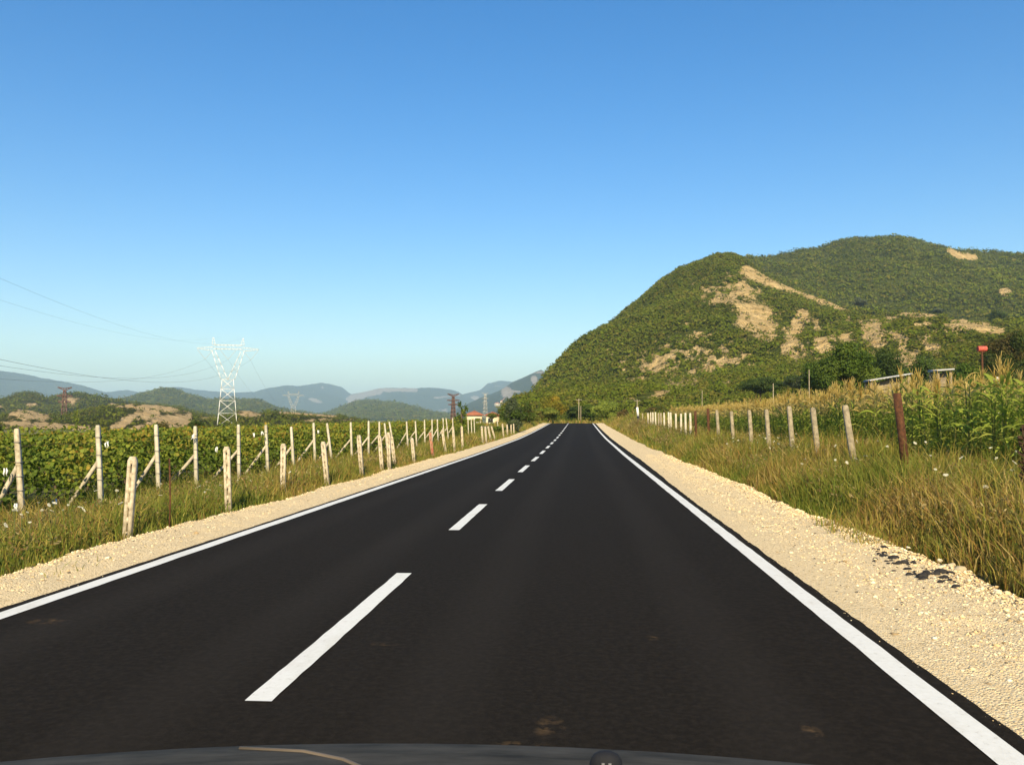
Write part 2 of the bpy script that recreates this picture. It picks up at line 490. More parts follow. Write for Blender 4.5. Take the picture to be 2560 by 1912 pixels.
for s, X0 in ((1, XR + .10), (-1, XL - .10)):                     # grit spilled onto the asphalt margin
    Y = 2.8 + 11 * rng.random(n) ** 1.4; X = X0 + s * (.17 * rng.random(n) ** .6) + rng.normal(size=n) * .01
    size = np.clip(np.exp(rng.normal(math.log(.0032), .4, n)), .002, .007); k = rng.choice(len(PAL), n)
    Vs.append((np.stack([X, Y, road_z(X, Y) + size * .2], -1), size, PAL[k]))
V, Fq, T = pebbles(*[np.concatenate([q[i] for q in Vs]) for i in range(3)])
tag(link("loose_gravel", np_mesh("loose_gravel", V, Fq, np.clip(T, 0, .9)), M_PEB), "loose pale pebbles strewn along both road shoulders", kind="stuff")

# ------------------------------------------------------------------ hills and mountains
def hill_mat(name, dark, mid, light, bare0, bare1, sc=1.0):
    m, t, b = new_mat(name)
    geo = t.nodes.new("ShaderNodeNewGeometry").outputs["Position"]
    n1 = noise(t, .035 * sc, 6, .65, geo); n2 = noise(t, .16 * sc, 6, .75, geo)
    veg = ramp(t, n2, [(.30, dark), (.52, mid), (.75, light)])
    veg = mix(t, math_n(t, 'MULTIPLY', n1, .5), veg, (*mid, 1))
    soil = ramp(t, noise(t, .22 * sc, 6, .7, geo, (1, 1, 2.2)), [(.3, bare0), (.7, bare1)])
    at = nd(t, "ShaderNodeAttribute", attribute_name="bare")
    f = math_n(t, 'ADD', at.outputs["Fac"], math_n(t, 'MULTIPLY', math_n(t, 'ADD', math_n(t, 'SUBTRACT', n2, .5), math_n(t, 'SUBTRACT', noise(t, .6 * sc, 3, .7, geo), .5)), .9))
    f = ramp(t, f, [(.42, (0, 0, 0)), (.58, (1, 1, 1))])
    t.links.new(mix(t, f, veg, soil), b.inputs["Base Color"])
    b.inputs["Roughness"].default_value = 1.0; b.inputs["Specular IOR Level"].default_value = 0.0
    bump(t, b, math_n(t, 'ADD', n2, math_n(t, 'MULTIPLY', noise(t, .09 * sc, 5, .75, geo, (1, 1, .35)), 2.2)), 1.0, 5.0 / sc)
    return m

def ell(px, py, cx, cy, rx, ry, ang=0):
    a = R(ang); dx, dy = px - cx, py - cy
    u = (dx * math.cos(a) + dy * math.sin(a)) / rx; v = (-dx * math.sin(a) + dy * math.cos(a)) / ry
    return np.clip(1.35 - .85 * np.sqrt(u * u + v * v), 0, 1)
def strip(px, py, pts, wd):
    best = np.zeros_like(px)
    for (x0, y0), (x1, y1) in zip(pts[:-1], pts[1:]):
        dx, dy = x1 - x0, y1 - y0
        s_ = np.clip(((px - x0) * dx + (py - y0) * dy) / (dx * dx + dy * dy), 0, 1)
        d = np.hypot(px - x0 - s_ * dx, py - y0 - s_ * dy)
        best = np.maximum(best, np.clip(1.35 - .85 * d / wd, 0, 1))
    return best

def polar_grid(xs, ctrl, rows):
    """terrain along bearings xs: ctrl = list of (r(x), z(x)) arrays; rows samples per span; returns P[i,j,3]"""
    rr = []; zz_ = []
    for k in range(len(ctrl) - 1):
        (r0, z0), (r1, z1) = ctrl[k], ctrl[k + 1]
        tt = np.linspace(0, 1, rows[k], endpoint=(k == len(ctrl) - 2))
        e = tt * tt * (3 - 2 * tt) * .45 + tt * .55
        rr.append(r0[:, None] + (r1 - r0)[:, None] * tt); zz_.append(z0[:, None] + (z1 - z0)[:, None] * e)
    r = np.concatenate(rr, 1); z = np.concatenate(zz_, 1)
    d = ray(xs, np.full_like(xs, 900.0)); az = np.arctan2(d[:, 0], d[:, 1])
    return np.stack([np.sin(az)[:, None] * r, np.cos(az)[:, None] * r, z], -1), r

# --- the big scrub-covered hill beyond the corn
xs = np.arange(1256, 2960, 4.0)
ip = lambda pts: np.interp(xs, [p[0] for p in pts], [p[1] for p in pts])
y1 = ip([(1180, 1054), (1256, 1052), (1300, 1012), (1400, 990), (1560, 972), (1700, 962), (1900, 935), (2100, 905), (2300, 885), (2560, 865), (2960, 850)])
r1 = ip([(1180, 170), (1300, 205), (1500, 235), (1900, 250), (2560, 240), (2960, 240)])
y2 = ip([(1180, 1052), (1256, 1046), (1280, 1020), (1300, 1000), (1332, 984), (1360, 957), (1396, 923), (1455, 870), (1515, 816), (1560, 780), (1605, 746), (1655, 703), (1701, 670), (1760, 651), (1800, 639), (1830, 638),
          (1850, 645), (1872, 660), (1920, 690), (1990, 720), (2060, 745), (2120, 768), (2200, 775), (2330, 781), (2400, 795), (2480, 812), (2560, 815), (2960, 790)])
r2 = ip([(1180, 230), (1300, 310), (1400, 420), (1515, 500), (1700, 580), (1814, 620), (1920, 600), (2060, 540), (2120, 500), (2330, 450), (2560, 430), (2960, 420)])
y3 = ip([(1180, 1056), (1256, 1054), (1400, 1010), (1700, 790), (1800, 690), (1872, 646), (1920, 638), (1985, 627), (2045, 615), (2100, 599), (2138, 592), (2200, 593), (2263, 595), (2327, 611), (2373, 621), (2414, 641), (2443, 642), (2500, 638), (2560, 635), (2700, 655), (2960, 720)])
r3 = np.full_like(xs, 1000.0) + 60 * np.sin(xs / 170)
zof = lambda y, r: at_dist(xs, y, r)[:, 2]
z1, z2, z3 = zof(y1, r1), zof(y2, r2), zof(y3, r3)
rd = r2 + (r3 - r2) * .22
yd = np.maximum(y2 + 4, y3 + 12); zd = np.minimum(zof(np.maximum(y2, y3) + 10, rd), z2 + 4)
r0 = np.full_like(xs, 135.0) + 15 * np.sin(xs / 90); z0 = np.full_like(xs, -1.5)
Ph, rh = polar_grid(xs, [(r0, z0), (r1, z1), (r2, z2), (rd, zd), (r3, z3), (r3 * 1.5, z3 * .55), (r3 * 2.2, z3 * 0 - 2)], [26, 110, 14, 90, 12, 8])
t_edge = np.ones(rh.shape[1])                                        # keep crest rows undisturbed
for rr_ in (0, 26, 136, 240): t_edge *= np.clip(np.abs(np.arange(rh.shape[1]) - rr_) / 14, .12, 1)
Ph[..., 2] += t_edge * (rh / 500) * (16 * fbm(Ph[..., 0] * .010, Ph[..., 1] * .010, 61) + 7 * fbm(Ph[..., 0] * .035, Ph[..., 1] * .035, 65))
Ph[..., 2] = np.maximum(Ph[..., 2], -1.6)
def hill_bare(P):
    px, py = to_px(P)
    rowA = np.hypot(P[..., 0], P[..., 1]) < 640
    nz = .30 * fbm(px * .03, py * .05, 71, 5)
    bz = strip(px, py, [(1864, 680), (1900, 694), (1985, 722), (2060, 748), (2112, 765)], 15)
    bz = np.maximum(bz, ell(px, py, 1886, 795, 46, 46)); bz = np.maximum(bz, ell(px, py, 1912, 835, 26, 24, 30))
    bz = np.maximum(bz, strip(px, py, [(2008, 788), (1985, 830), (1966, 872)], 17))
    for e in [(1604, 950, 26, 9), (1700, 962, 40, 5), (2178, 825, 22, 30, 20), (2195, 855, 14, 20), (2060, 872, 28, 10), (2270, 900, 34, 26), (2335, 875, 22, 16), (2425, 812, 60, 17, 8), (2480, 830, 44, 16), (2305, 786, 62, 8),
              (2110, 845, 18, 12), (1985, 890, 14, 10), (1640, 985, 40, 6, -12), (1590, 999, 34, 4), (1840, 725, 30, 9, 30), (1800, 752, 20, 8), (1770, 880, 12, 6), (1840, 905, 14, 8), (1720, 885, 10, 12), (2230, 800, 20, 10)]:
        bz = np.maximum(bz, .95 * ell(px, py, *e))
    reg = np.maximum(ell(px, py, 1720, 905, 170, 75, -8), ell(px, py, 2170, 850, 240, 80)); reg = np.maximum(reg, ell(px, py, 1830, 740, 90, 55))
    bz = np.maximum(bz, np.clip(reg * .68 + .65 * fbm(px * .05, py * .09, 75, 5) + .75 * fbm(px * .14, py * .22, 78, 3) - .19, 0, .85))
    bz = bz * rowA
    bz = np.maximum(bz, (~rowA) * np.maximum(strip(px, py, [(2373, 625), (2400, 640), (2438, 645)], 7), ell(px, py, 2512, 730, 16, 10)))
    return np.clip(bz + nz * (bz > .05), 0, 1)
bare = hill_bare(Ph)
M_HILL = hill_mat("scrub_hill", (.045, .065, .012), (.085, .100, .022), (.14, .125, .042), (.44, .30, .12), (.76, .58, .30))
me = np_mesh("hill", Ph.reshape(-1, 3), grid_faces(*Ph.shape[:2])[:, ::-1], smooth=True, attrs={"bare": bare.ravel()})
tag(link("hill", me, M_HILL), "steep green hill with tan landslips beyond the corn field", kind="structure")

def scatter_on(P, n, jmin, jmax, prob, dens=None):
    Q = P[:, jmin:jmax]
    A = np.linalg.norm(np.cross(Q[1:, :-1] - Q[:-1, :-1], Q[:-1, 1:] - Q[:-1, :-1]), axis=-1)
    if dens is not None: A = A * dens
    pr = (A / A.sum()).ravel()
    k = rng.choice(len(pr), n, p=pr); i, j = np.unravel_index(k, A.shape)
    u, v = rng.random((n, 1)), rng.random((n, 1))
    C = Q[i, j] * (1-u) * (1-v) + Q[i+1, j] * u * (1-v) + Q[i, j+1] * (1-u) * v + Q[i+1, j+1] * u * v
    keep = rng.random(n) > prob(C)
    return C[keep]

GREENS = np.array([(.105, .138, .013), (.126, .156, .016), (.088, .118, .012), (.142, .164, .021), (.124, .136, .018), (.156, .146, .026)])
def bush_cards(C, rad, K, pal=GREENS, pr=None, flat=.8, fine=1.0):
    n = len(C)
    d = rdir(n * K); d[:, 2] = np.abs(d[:, 2]) * 1.1 - .15
    r_ = np.repeat(rad, K)
    lump = 1 + .2 * rng.normal(size=n * K)
    pos = np.repeat(C, K, 0) + d * (r_ * lump)[:, None] * np.array([1, 1, flat]) + np.array([0, 0, .25]) * r_[:, None]
    base = pal[rng.choice(len(pal), n, p=pr)] * (.92 + .35 * fbm(C[:, 0] * .03, C[:, 1] * .03, 63, 3))[:, None] * rng.uniform(.88, 1.12, (n, 1))
    tint = np.repeat(base, K, 0) * rng.uniform(.85, 1.15, (n * K, 1))
    return cards(pos, d * .75 + .27 * rng.normal(size=(n * K, 3)) + np.array([.05, -.18, .5]), r_ * .27 * fine, tint)

bp = lambda C: np.clip(hill_bare(C) * 1.8, 0, .965)
Ca = scatter_on(Ph, 62000, 4, 137, bp)
Cb = scatter_on(Ph, 42000, 150, 243, lambda C: .96 * np.clip(hill_bare(C) * 1.6, 0, 1))
da = np.hypot(Ca[:, 0], Ca[:, 1])
ra = np.exp(rng.normal(math.log(.8), .42, len(Ca))) * (.6 + da / 520)
rb = np.exp(rng.normal(math.log(1.9), .3, len(Cb)))
nr = da < 270
parts = [bush_cards(Ca[nr], np.clip(ra[nr], .4, 1.9), 44, fine=.62), bush_cards(Ca[~nr], np.clip(ra[~nr], .4, 1.9), 14), bush_cards(Cb, np.clip(rb, 1.0, 4), 9)]
def join(parts):
    V = np.concatenate([p[0] for p in parts]); T = np.concatenate([p[2] for p in parts])
    off = np.cumsum([0] + [len(p[0]) for p in parts[:-1]])
    return V, np.concatenate([p[1] + o for p, o in zip(parts, off)]), T
V, Fq, T = join(parts)
tag(link("hillside_scrub", np_mesh("hillside_scrub", V, Fq, T), M_SCRUB), "dense green scrub covering the big hill", kind="stuff")

# --- lower hills and far mountains to the left
def rangehill(name, label, pts, rc, rb, mat, amp, barefn=None, step=4.0, back=1.6, zb=-2.2):
    x_ = np.arange(pts[0][0], pts[-1][0] + .1, step)
    yt = np.interp(x_, [p[0] for p in pts], [p[1] for p in pts])
    yt = yt + (1.2 * fbm(x_ * .05, x_ * 0, 81) + .8 * fbm(x_ * .21, x_ * 0, 82))
    rcv = rc * (1 + .05 * np.sin(x_ / 60.0)); zc = at_dist(x_, yt, rcv)[:, 2]
    zc = np.maximum(zc, zb + .2)
    one = np.ones_like(x_)
    P, r_ = polar_grid(x_, [(rb * one, zb * one), (rcv, zc), (rcv * back, zb * one)], [64, 24])
    j = np.arange(r_.shape[1]); e = np.clip(np.abs(j - 64) / 20, .03, 1) * np.clip(j / 12, 0, 1)
    sc = 9.0 / rc
    hgt = np.clip((P[..., 2] - zb) / (zc[:, None] - zb + 1e-3), 0, 1)
    P[..., 2] += e * amp * (zc[:, None] - zb) * hgt ** .5 * (fbm(P[..., 0] * sc, P[..., 1] * sc, 83) + .5 * fbm(P[..., 0] * sc * 3, P[..., 1] * sc * 3, 84))
    P[..., 2] = np.maximum(P[..., 2], zb)
    px, py = to_px(P)
    bz = barefn(px, py) if barefn else np.zeros(px.shape)
    me = np_mesh(name, P.reshape(-1, 3), grid_faces(*P.shape[:2])[:, ::-1], smooth=True, attrs={"bare": bz.ravel()})
    tag(link(name, me, mat), label, kind="structure")
    return P
M_FAR = hill_mat("forest_mountain", (.022, .036, .016), (.042, .060, .026), (.075, .088, .042), (.34, .28, .22), (.55, .47, .40), .10)
M_MID = hill_mat("forest_hill", (.030, .052, .012), (.055, .080, .018), (.085, .10, .03), (.30, .22, .11), (.50, .38, .20), .25)
M_TAN = hill_mat("eroded_hill", (.030, .042, .012), (.060, .065, .022), (.11, .095, .038), (.50, .34, .16), (.76, .58, .33), .6)
rangehill("mountain", "long dark ridge sloping down from the left frame edge", [(-700, 880), (-300, 900), (0, 926), (60, 935), (116, 946), (160, 954), (209, 964), (256, 978), (300, 996), (350, 1015), (420, 1040)], 8200, 5800, M_FAR, .30)
rangehill("mountain", "hazy blue mountain with a rounded summit above the vineyard", [(120, 1030), (200, 1000), (256, 981), (320, 975), (349, 981), (400, 976), (442, 972), (510, 977), (581, 981), (636, 981), (672, 971), (712, 963.5), (745, 965), (775, 961), (801, 956), (827, 960), (854, 967), (872, 981), (900, 1000), (960, 1020), (1000, 1042)], 9600, 6600, M_FAR, .30,
          lambda px, py: np.maximum.reduce([.8 * ell(px, py, 788, 1001, 22, 5, 15), .7 * ell(px, py, 806, 968, 4, 6), .6 * ell(px, py, 784, 978, 3, 4)]))
rangehill("mountain", "flat topped blue mountain with a pale cliff band", [(790, 1046), (828, 1032), (850, 1010), (876, 986), (917, 978), (954, 970), (1000, 969), (1027, 970), (1081, 969), (1127, 974), (1145, 979), (1160, 988), (1200, 1000), (1260, 1020), (1300, 1040)], 8600, 6200, M_FAR, .22,
          lambda px, py: np.clip(np.maximum.reduce([strip(px, py, [(826, 1030), (850, 1013), (880, 996), (915, 984), (950, 976)], 9), .85 * strip(px, py, [(945, 975), (1000, 974), (1040, 975)], 5), .6 * strip(px, py, [(1085, 995), (1150, 988)], 3), .6 * ell(px, py, 1105, 1025, 18, 4)]) + .3 * fbm(px * .12, py * .12, 91), 0, 1))
rangehill("mountain", "rounded blue mountain right of the flat topped one", [(1090, 1030), (1125, 1000), (1158, 985), (1201, 975), (1218, 959), (1250, 951), (1274, 953), (1300, 958), (1360, 970), (1440, 1000), (1480, 1040)], 9200, 6600, M_FAR, .25,
          lambda px, py: np.maximum.reduce([.85 * ell(px, py, 1186, 995, 13, 6), .5 * ell(px, py, 1245, 965, 14, 3)]))
rangehill("mountain", "green blue mountain with bare scars dropping behind the big hill", [(1100, 1040), (1163, 1012), (1209, 991), (1245, 978), (1263, 967), (1281, 955), (1313, 942), (1338, 930), (1352, 924), (1364, 929), (1372, 933), (1384, 927), (1400, 924), (1450, 930), (1520, 960), (1560, 1010)], 4600, 3100, M_FAR, .25,
          lambda px, py: np.clip(np.maximum.reduce([.9 * ell(px, py, 1268, 982, 16, 15, 40), .9 * strip(px, py, [(1335, 948), (1345, 962), (1352, 980)], 8), .8 * strip(px, py, [(1270, 978), (1300, 979)], 3), .6 * strip(px, py, [(1330, 932), (1358, 930)], 3), .5 * ell(px, py, 1260, 1010, 25, 7)]) + .3 * fbm(px * .1, py * .1, 92), 0, 1))
P_mound = rangehill("hill", "smooth dark green mound behind the white pylon", [(250, 1040), (314, 999), (377, 981), (406, 975), (430, 975), (465, 987), (523, 1003), (552, 1001), (600, 1002), (627, 1001), (645, 1003), (672, 1013), (691, 1020), (727, 1028), (780, 1036), (830, 1046)], 2600, 1800, M_MID, .18)
P_green = rangehill("hill", "low green hill under the flat topped mountain", [(790, 1044), (825, 1032), (863, 1016), (899, 1003), (917, 1003), (945, 1005), (1000, 1009), (1023, 1016), (1063, 1027), (1109, 1037), (1180, 1045), (1240, 1048)], 3000, 2100, M_MID, .25)
def tanbare(px, py):
    z = np.maximum.reduce([.9 * ell(px, py, 175, 1004, 26, 12), .8 * ell(px, py, 78, 1012, 16, 6), .7 * strip(px, py, [(215, 1030), (280, 1012), (300, 1016)], 5), .7 * ell(px, py, 10, 1016, 14, 5)])
    return np.clip(z * (.85 + .5 * fbm(px * .10, py * .22, 96, 4)) + .42 * fbm(px * .05, py * .12, 93, 5), 0, 1)
P_tan2 = rangehill("hill", "green hill with small tan cuts at the left edge", [(-500, 1010), (-100, 1005), (0, 1000), (40, 986), (75, 981), (100, 985), (125, 996), (163, 984), (200, 984), (227, 986), (276, 996), (308, 1004), (349, 1010), (436, 1019), (494, 1031), (560, 1046)], 1150, 800, M_TAN, .3, tanbare)
def tanbare3(px, py):
    z = np.maximum.reduce([1.0 * ell(px, py, 72, 1036, 58, 15, 5), 1.0 * ell(px, py, 390, 1021, 85, 10, 3), .95 * strip(px, py, [(285, 1070), (330, 1045), (390, 1035)], 11), .95 * strip(px, py, [(330, 1078), (400, 1052), (470, 1044)], 13), .9 * strip(px, py, [(420, 1072), (470, 1056)], 9), 1.0 * ell(px, py, 622, 1033, 32, 10, 8),
                           .9 * strip(px, py, [(10, 1060), (150, 1066), (240, 1074)], 10), .9 * strip(px, py, [(545, 1045), (500, 1044)], 3), .9 * strip(px, py, [(700, 1031), (781, 1036), (840, 1041)], 3.5), .8 * ell(px, py, 800, 1050, 50, 5), .9 * ell(px, py, 860, 1050, 30, 5)])
    return np.clip(z * (.82 + .5 * fbm(px * .10, py * .22, 95, 4)) + .42 * fbm(px * .05 + py * .06, py * .16 - px * .02, 94, 5), 0, 1)
P_tan3 = rangehill("hill", "eroded tan hillside right behind the vineyard", [(-500, 1040), (-100, 1042), (0, 1044), (20, 1036), (49, 1023), (90, 1028), (122, 1036), (180, 1034), (230, 1022), (261, 1015), (334, 1010), (390, 1014), (436, 1020), (494, 1037), (552, 1043), (580, 1036), (598, 1028), (625, 1027), (650, 1034), (700, 1029), (781, 1034), (845, 1038), (883, 1047), (920, 1052)], 640, 170, M_TAN, .3, tanbare3)
parts = []
for P_, fn, n_, r_, k_ in ((P_tan2, tanbare, 5000, 1.9, 9), (P_tan3, tanbare3, 5200, 1.0, 9), (P_mound, None, 12000, 4.2, 6), (P_green, None, 12000, 4.6, 6)):
    def pb(C, fn=fn):
        if fn is None: return np.zeros(len(C))
        x_, y_ = to_px(C); return np.clip(fn(x_, y_) * 1.7, 0, .98)
    C = scatter_on(P_, n_, 4, 66, pb)
    parts.append(bush_cards(C, np.exp(rng.normal(math.log(r_), .35, len(C))), k_, GREENS * np.array([.85, .85, 1.0])))
V, Fq, T = join(parts)
tag(link("distant_scrub", np_mesh("distant_scrub", V, Fq, T), M_SCRUB), "dark scrub dotted over the low hills behind the vineyard", kind="stuff")

# ------------------------------------------------------------------ grass verges
def blades(X, Y, hgt, wd, tint, lean=.8):
    n = len(X)
    a = rng.uniform(0, 6.28, n); side = np.stack([np.cos(a), np.sin(a), 0 * a], -1)
    b_ = rng.uniform(0, 6.28, n); ln = (rng.random(n) * lean * hgt)[:, None] * np.stack([np.cos(b_), np.sin(b_), 0 * b_], -1)
    p0 = np.stack([X, Y, ground_z(X, Y) - .02], -1); up = np.array([0, 0, 1.0])
    h_ = hgt[:, None]; w_ = wd[:, None]
    V = np.stack([p0 - side * w_, p0 + side * w_, p0 + ln * .35 + up * h_ * .6 - side * w_ * .75, p0 + ln * .35 + up * h_ * .6 + side * w_ * .75, p0 + ln + up * h_ * (.96)], 1)
    k = (np.arange(n) * 5)[:, None]
    return V.reshape(-1, 3), k + np.array([0, 1, 3, 2]), k + np.array([2, 3, 4]), np.repeat(tint, 5, 0)
G_COL = np.array([(.125, .165, .020), (.18, .195, .028), (.24, .22, .038), (.32, .25, .055), (.27, .165, .045), (.44, .33, .12)])
def verge(n, xa, xb, ya, yb, hmean, wd, ypow=1.6, edgefn=None, seed=0):
    Y = ya + (yb - ya) * rng.random(n) ** ypow; X = rng.uniform(xa, xb, n)
    if edgefn is not None:
        e = edgefn(Y); k = (X > e + .02 * rng.normal(size=n)) if xb > 0 else (X < e + .02 * rng.normal(size=n))
        X, Y = X[k], Y[k]
    n = len(X)
    patch = fbm(X * .55, Y * .45, 101 + seed, 3) + .25 * rng.normal(size=n)
    hp = .75 + .7 * vnoise(X * .9, Y * .6, 111 + seed)
    if edgefn is not None: hp = hp * (.45 + .55 * sstep(np.abs(X - edgefn(Y)), 0, .5))
    q = np.clip((patch + .58) / 1.2, 0, .999)
    idx = np.clip((q * 4.7 - .1 + rng.normal(size=n) * 1.0).astype(int), 0, 5)
    tint = G_COL[idx] * rng.uniform(.7, 1.25, (n, 1))
    hgt = hmean * hp * np.exp(rng.normal(0, .28, n))
    return blades(X, Y, hgt, wd * rng.uniform(.6, 1.4, n) * (1 + Y / 22), tint)
VG = [verge(105000, -10.5, -4.9, 3, 34, .26, .0045, 1.25, outer_L, 1), verge(42000, -10, -4.9, 30, 125, .34, .006, 1.0, outer_L, 2),
      verge(135000, 3.2, 7.2, 3, 34, .36, .0045, 1.25, outer_R, 3), verge(48000, 3.0, 9.0, 30, 135, .36, .006, 1.0, outer_R, 4),
      verge(700, 2.95, 3.5, 9.6, 11.6, .15, .0045, 1.0, None, 7), verge(140, -4.95, -4.55, 7.3, 8.4, .10, .004, 1.0, None, 8),
      verge(16000, -16, 9, 122, 170, .4, .010, 1.0, None, 5), verge(15000, 5.5, 16, 60, 130, .6, .012, 1.0, None, 6)]
mk = [None] * 0
Vv = []; F4 = []; F3 = []; Tt = []; off = 0
for i, (V, f4, f3, tt) in enumerate(VG):
    Vv.append(V); F4.append(f4 + off); F3.append(f3 + off); Tt.append(tt); off += len(V)
tag(link("verge_grass", np_mesh("verge_grass", np.concatenate(Vv), [np.concatenate(F4), np.concatenate(F3)], np.concatenate(Tt)), M_GRASS), "tall half dried grass growing along both verges", kind="stuff")
# leafy weeds mixed into the grass
n = 60000
s_ = rng.random(n) < .5
Y = 6 + 70 * rng.random(n) ** 1.6
X = np.where(s_, rng.uniform(-9.2, -5.2, n), rng.uniform(3.6, 7.0, n))
kk = np.where(s_, X < outer_L(Y) - .1, X > outer_R(Y) + .1) & (vnoise(X * 1.1, Y * .9, 131) > .30)
X, Y = X[kk], Y[kk]; n = len(X)
zc = ground_z(X, Y) + rng.uniform(.04, .36, n) * (.5 + .7 * vnoise(X * .8, Y * .8, 132))
wt = np.array([(.10, .145, .022), (.15, .17, .03), (.24, .16, .05), (.17, .11, .035)])[rng.choice(4, n, p=[.4, .3, .18, .12])] * rng.uniform(.7, 1.3, (n, 1))
V, Fq, T = leaves(np.stack([X, Y, zc], -1), rng.normal(size=(n, 3)) + np.array([0, 0, .6]), rng.uniform(.012, .045, n) * (1 + Y / 50), wt, .5)
tag(link("verge_weeds", np_mesh("verge_weeds", V, Fq, T), M_LEAF), "small leafy weeds mixed into the verge grass", kind="stuff")

# seed heads standing at the top of the grass
n = 52000
s_ = rng.random(n) < .42
Y = 6 + 80 * rng.random(n) ** 1.6
X = np.where(s_, rng.uniform(-9.0, -5.2, n), rng.uniform(3.6, 6.6, n))
kk = np.where(s_, X < outer_L(Y) - .25, X > outer_R(Y) + .25) & (vnoise(X * .7, Y * .5, 135) > .25)
X, Y, s_ = X[kk], Y[kk], s_[kk]; n = len(X)
zc = ground_z(X, Y) + np.where(s_, .28, .38) * (.55 + .75 * vnoise(X * .9, Y * .6, 111)) * rng.uniform(.75, 1.35, n)
wt = np.array([(.30, .22, .08), (.22, .15, .05), (.40, .32, .14), (.20, .19, .05)])[rng.choice(4, n)] * rng.uniform(.7, 1.2, (n, 1))
V, Fq, T = leaves(np.stack([X, Y, zc], -1), rng.normal(size=(n, 3)), rng.uniform(.02, .06, n) * (1 + Y / 60), wt, .35, .1, -1.2)
tag(link("grass_seed_heads", np_mesh("grass_seed_heads", V, Fq, T), M_LEAF), "straw coloured seed heads standing over the verge grass", kind="stuff")

# ------------------------------------------------------------------ labels
ORD = "first second third fourth fifth sixth seventh eighth ninth tenth eleventh twelfth thirteenth fourteenth fifteenth sixteenth seventeenth eighteenth nineteenth twentieth twenty-first twenty-second twenty-third twenty-fourth twenty-fifth twenty-sixth twenty-seventh twenty-eighth twenty-ninth thirtieth thirty-first thirty-second thirty-third thirty-fourth thirty-fifth thirty-sixth".split()

# ------------------------------------------------------------------ vineyard: end posts with braces, and the vine rows behind them
XP = -8.4
vx = [(65, 1071, 40.7, 1), (258.6, 1062.5, 244, 1), (402, 1061, 386, 1), (494, 1065, 486.6, 1), (600, 1061, 594, 1), (673, 1062, 664.5, 1), (737, 1066.7, 727, 1), (790, 1056.5, 783.7, 1), (834, 1057.6, 817.7, 1), (881, 1055, 876.8, 1),
      (922, 1052, 922, 1), (949, 1054, 947.6, 1), (972, 1057.6, 960.7, 1), (990, 1054, 973, 1), (1021, 1053.4, 1016, 1), (1043, 1052.5, 1038, 1), (1063, 1049, 1060.7, 1), (1081, 1048, 1079.8, 1), (1096, 1048, 1093, 1), (1113, 1045, 1107, 1), (1123, 1045, 1115, 1), (1134, 1045, 1131.5, 1),
      (1172, 1047, 1169.6, 0), (1180, 1046, 1177.8, 0), (1187, 1046, 1185, 0), (1247, 1045, 1242, 0)]
rowY = []
for i, (xb, yt, xt, br) in enumerate(vx):
    Y = depth_at_x(xb, XP)
    rowY.append(Y)
    zb = float(ground_z(XP, Y))
    top = at_depth(xt, yt, Y)
    xt_ = XP + (top[0] - at_depth(xb, yt, Y)[0])
    mb = MB(); d = np.array([xt_ - XP, rng.normal() * .02, top[2] - zb])
    mb.prism((0, 0, -.15), d, .076, .064)
    lean = xt_ - XP
    lab = f"tall pale concrete vineyard post, {ORD[i]} from the left"
    if i == 0: lab = "tall weathered brownish vineyard post nearest the left edge of the photo"
    if i == 8: lab = "tall pale vineyard post leaning strongly left, ninth from the left"
    if i == 25: lab = "solitary tall pale post before the green bushes beyond the vineyard"
    o = mb.build("vineyard_post", M_CONC if i == 0 else M_PALE, loc=(XP, Y, zb))
    tag(o, lab, "post", "tall vineyard end posts")
    if br:
        mb = MB(); a_ = d * rng.uniform(.60, .68) + np.array([-.02, .05, 0])
        ft = np.array([-rng.uniform(.72, .98), .06 + rng.normal() * .05, float(ground_z(XP - .8, Y)) - zb - .05])
        mb.prism(ft, a_, .060, .056)
        mb.build("brace", M_BRACE, o)
    if i < 6:                                                       # wire ties wound round the nearer posts
        for q in (.38, .52, .66, .86):
            c_ = d * q; mb = MB()
            mb.box(c_[0] - .045, c_[0] + .045, c_[1] - .045, c_[1] + .045, c_[2], c_[2] + .009)
            mb.build("wire_tie", M_WIRE, o)

L = 34.0
V_COL = np.array([(.095, .145, .018), (.145, .20, .023), (.21, .25, .032), (.28, .26, .036), (.34, .24, .035), (.24, .13, .03)])
def vine_foliage(seed):
    n = int(L * 620)
    x = -L * rng.random(n); zt = 1.36 + .26 * fbm(x * .9, x * 0 + seed, 141) + .16 * fbm(x * 4, x * 0 + seed, 142)
    u = rng.beta(1.25, 1.0, n); z = .30 + (zt - .30) * u
    wd = .34 * np.sqrt(np.clip(1.12 - (2 * u - 1) ** 2 * .75, .1, 1.2)) * (.8 + .4 * vnoise(x * 1.5, z * 2, 143 + seed))
    y = wd * np.clip(rng.normal(size=n) * .62, -1.25, 1.25)
    # shoots sticking up and out of the canopy
    ns = int(L * 50); xs_ = -L * rng.random(ns); g = np.floor(xs_ * 2.2) ; zs = 1.30 + .34 * rng.random(ns) * _hash(g.astype(np.int64), g.astype(np.int64) * 3, 7 + seed)
    x = np.concatenate([x, xs_]); z = np.concatenate([z, zs]); y = np.concatenate([y, .12 * rng.normal(size=ns)]); u = np.concatenate([u, np.ones(ns)])
    n += ns
    patch = fbm(x * .9, z * 1.6 + seed * 9, 151) * 2.4
    idx = np.clip((.75 + 1.9 * u ** 1.5 + patch + .9 * rng.normal(size=n)), 0, 5.4).astype(int)
    tint = V_COL[idx] * rng.uniform(.7, 1.25, (n, 1))
    C = np.stack([x, y, z], -1)
    N = np.stack([.3 * rng.normal(size=n), y * 2.2 + .5 * rng.normal(size=n), .45 + .5 * rng.normal(size=n)], -1)
    V, Fq, T = leaves(C, N, rng.uniform(.04, .09, n), tint, 1.05, .2, 1.0)
    return np_mesh("foliage", V, Fq, T)
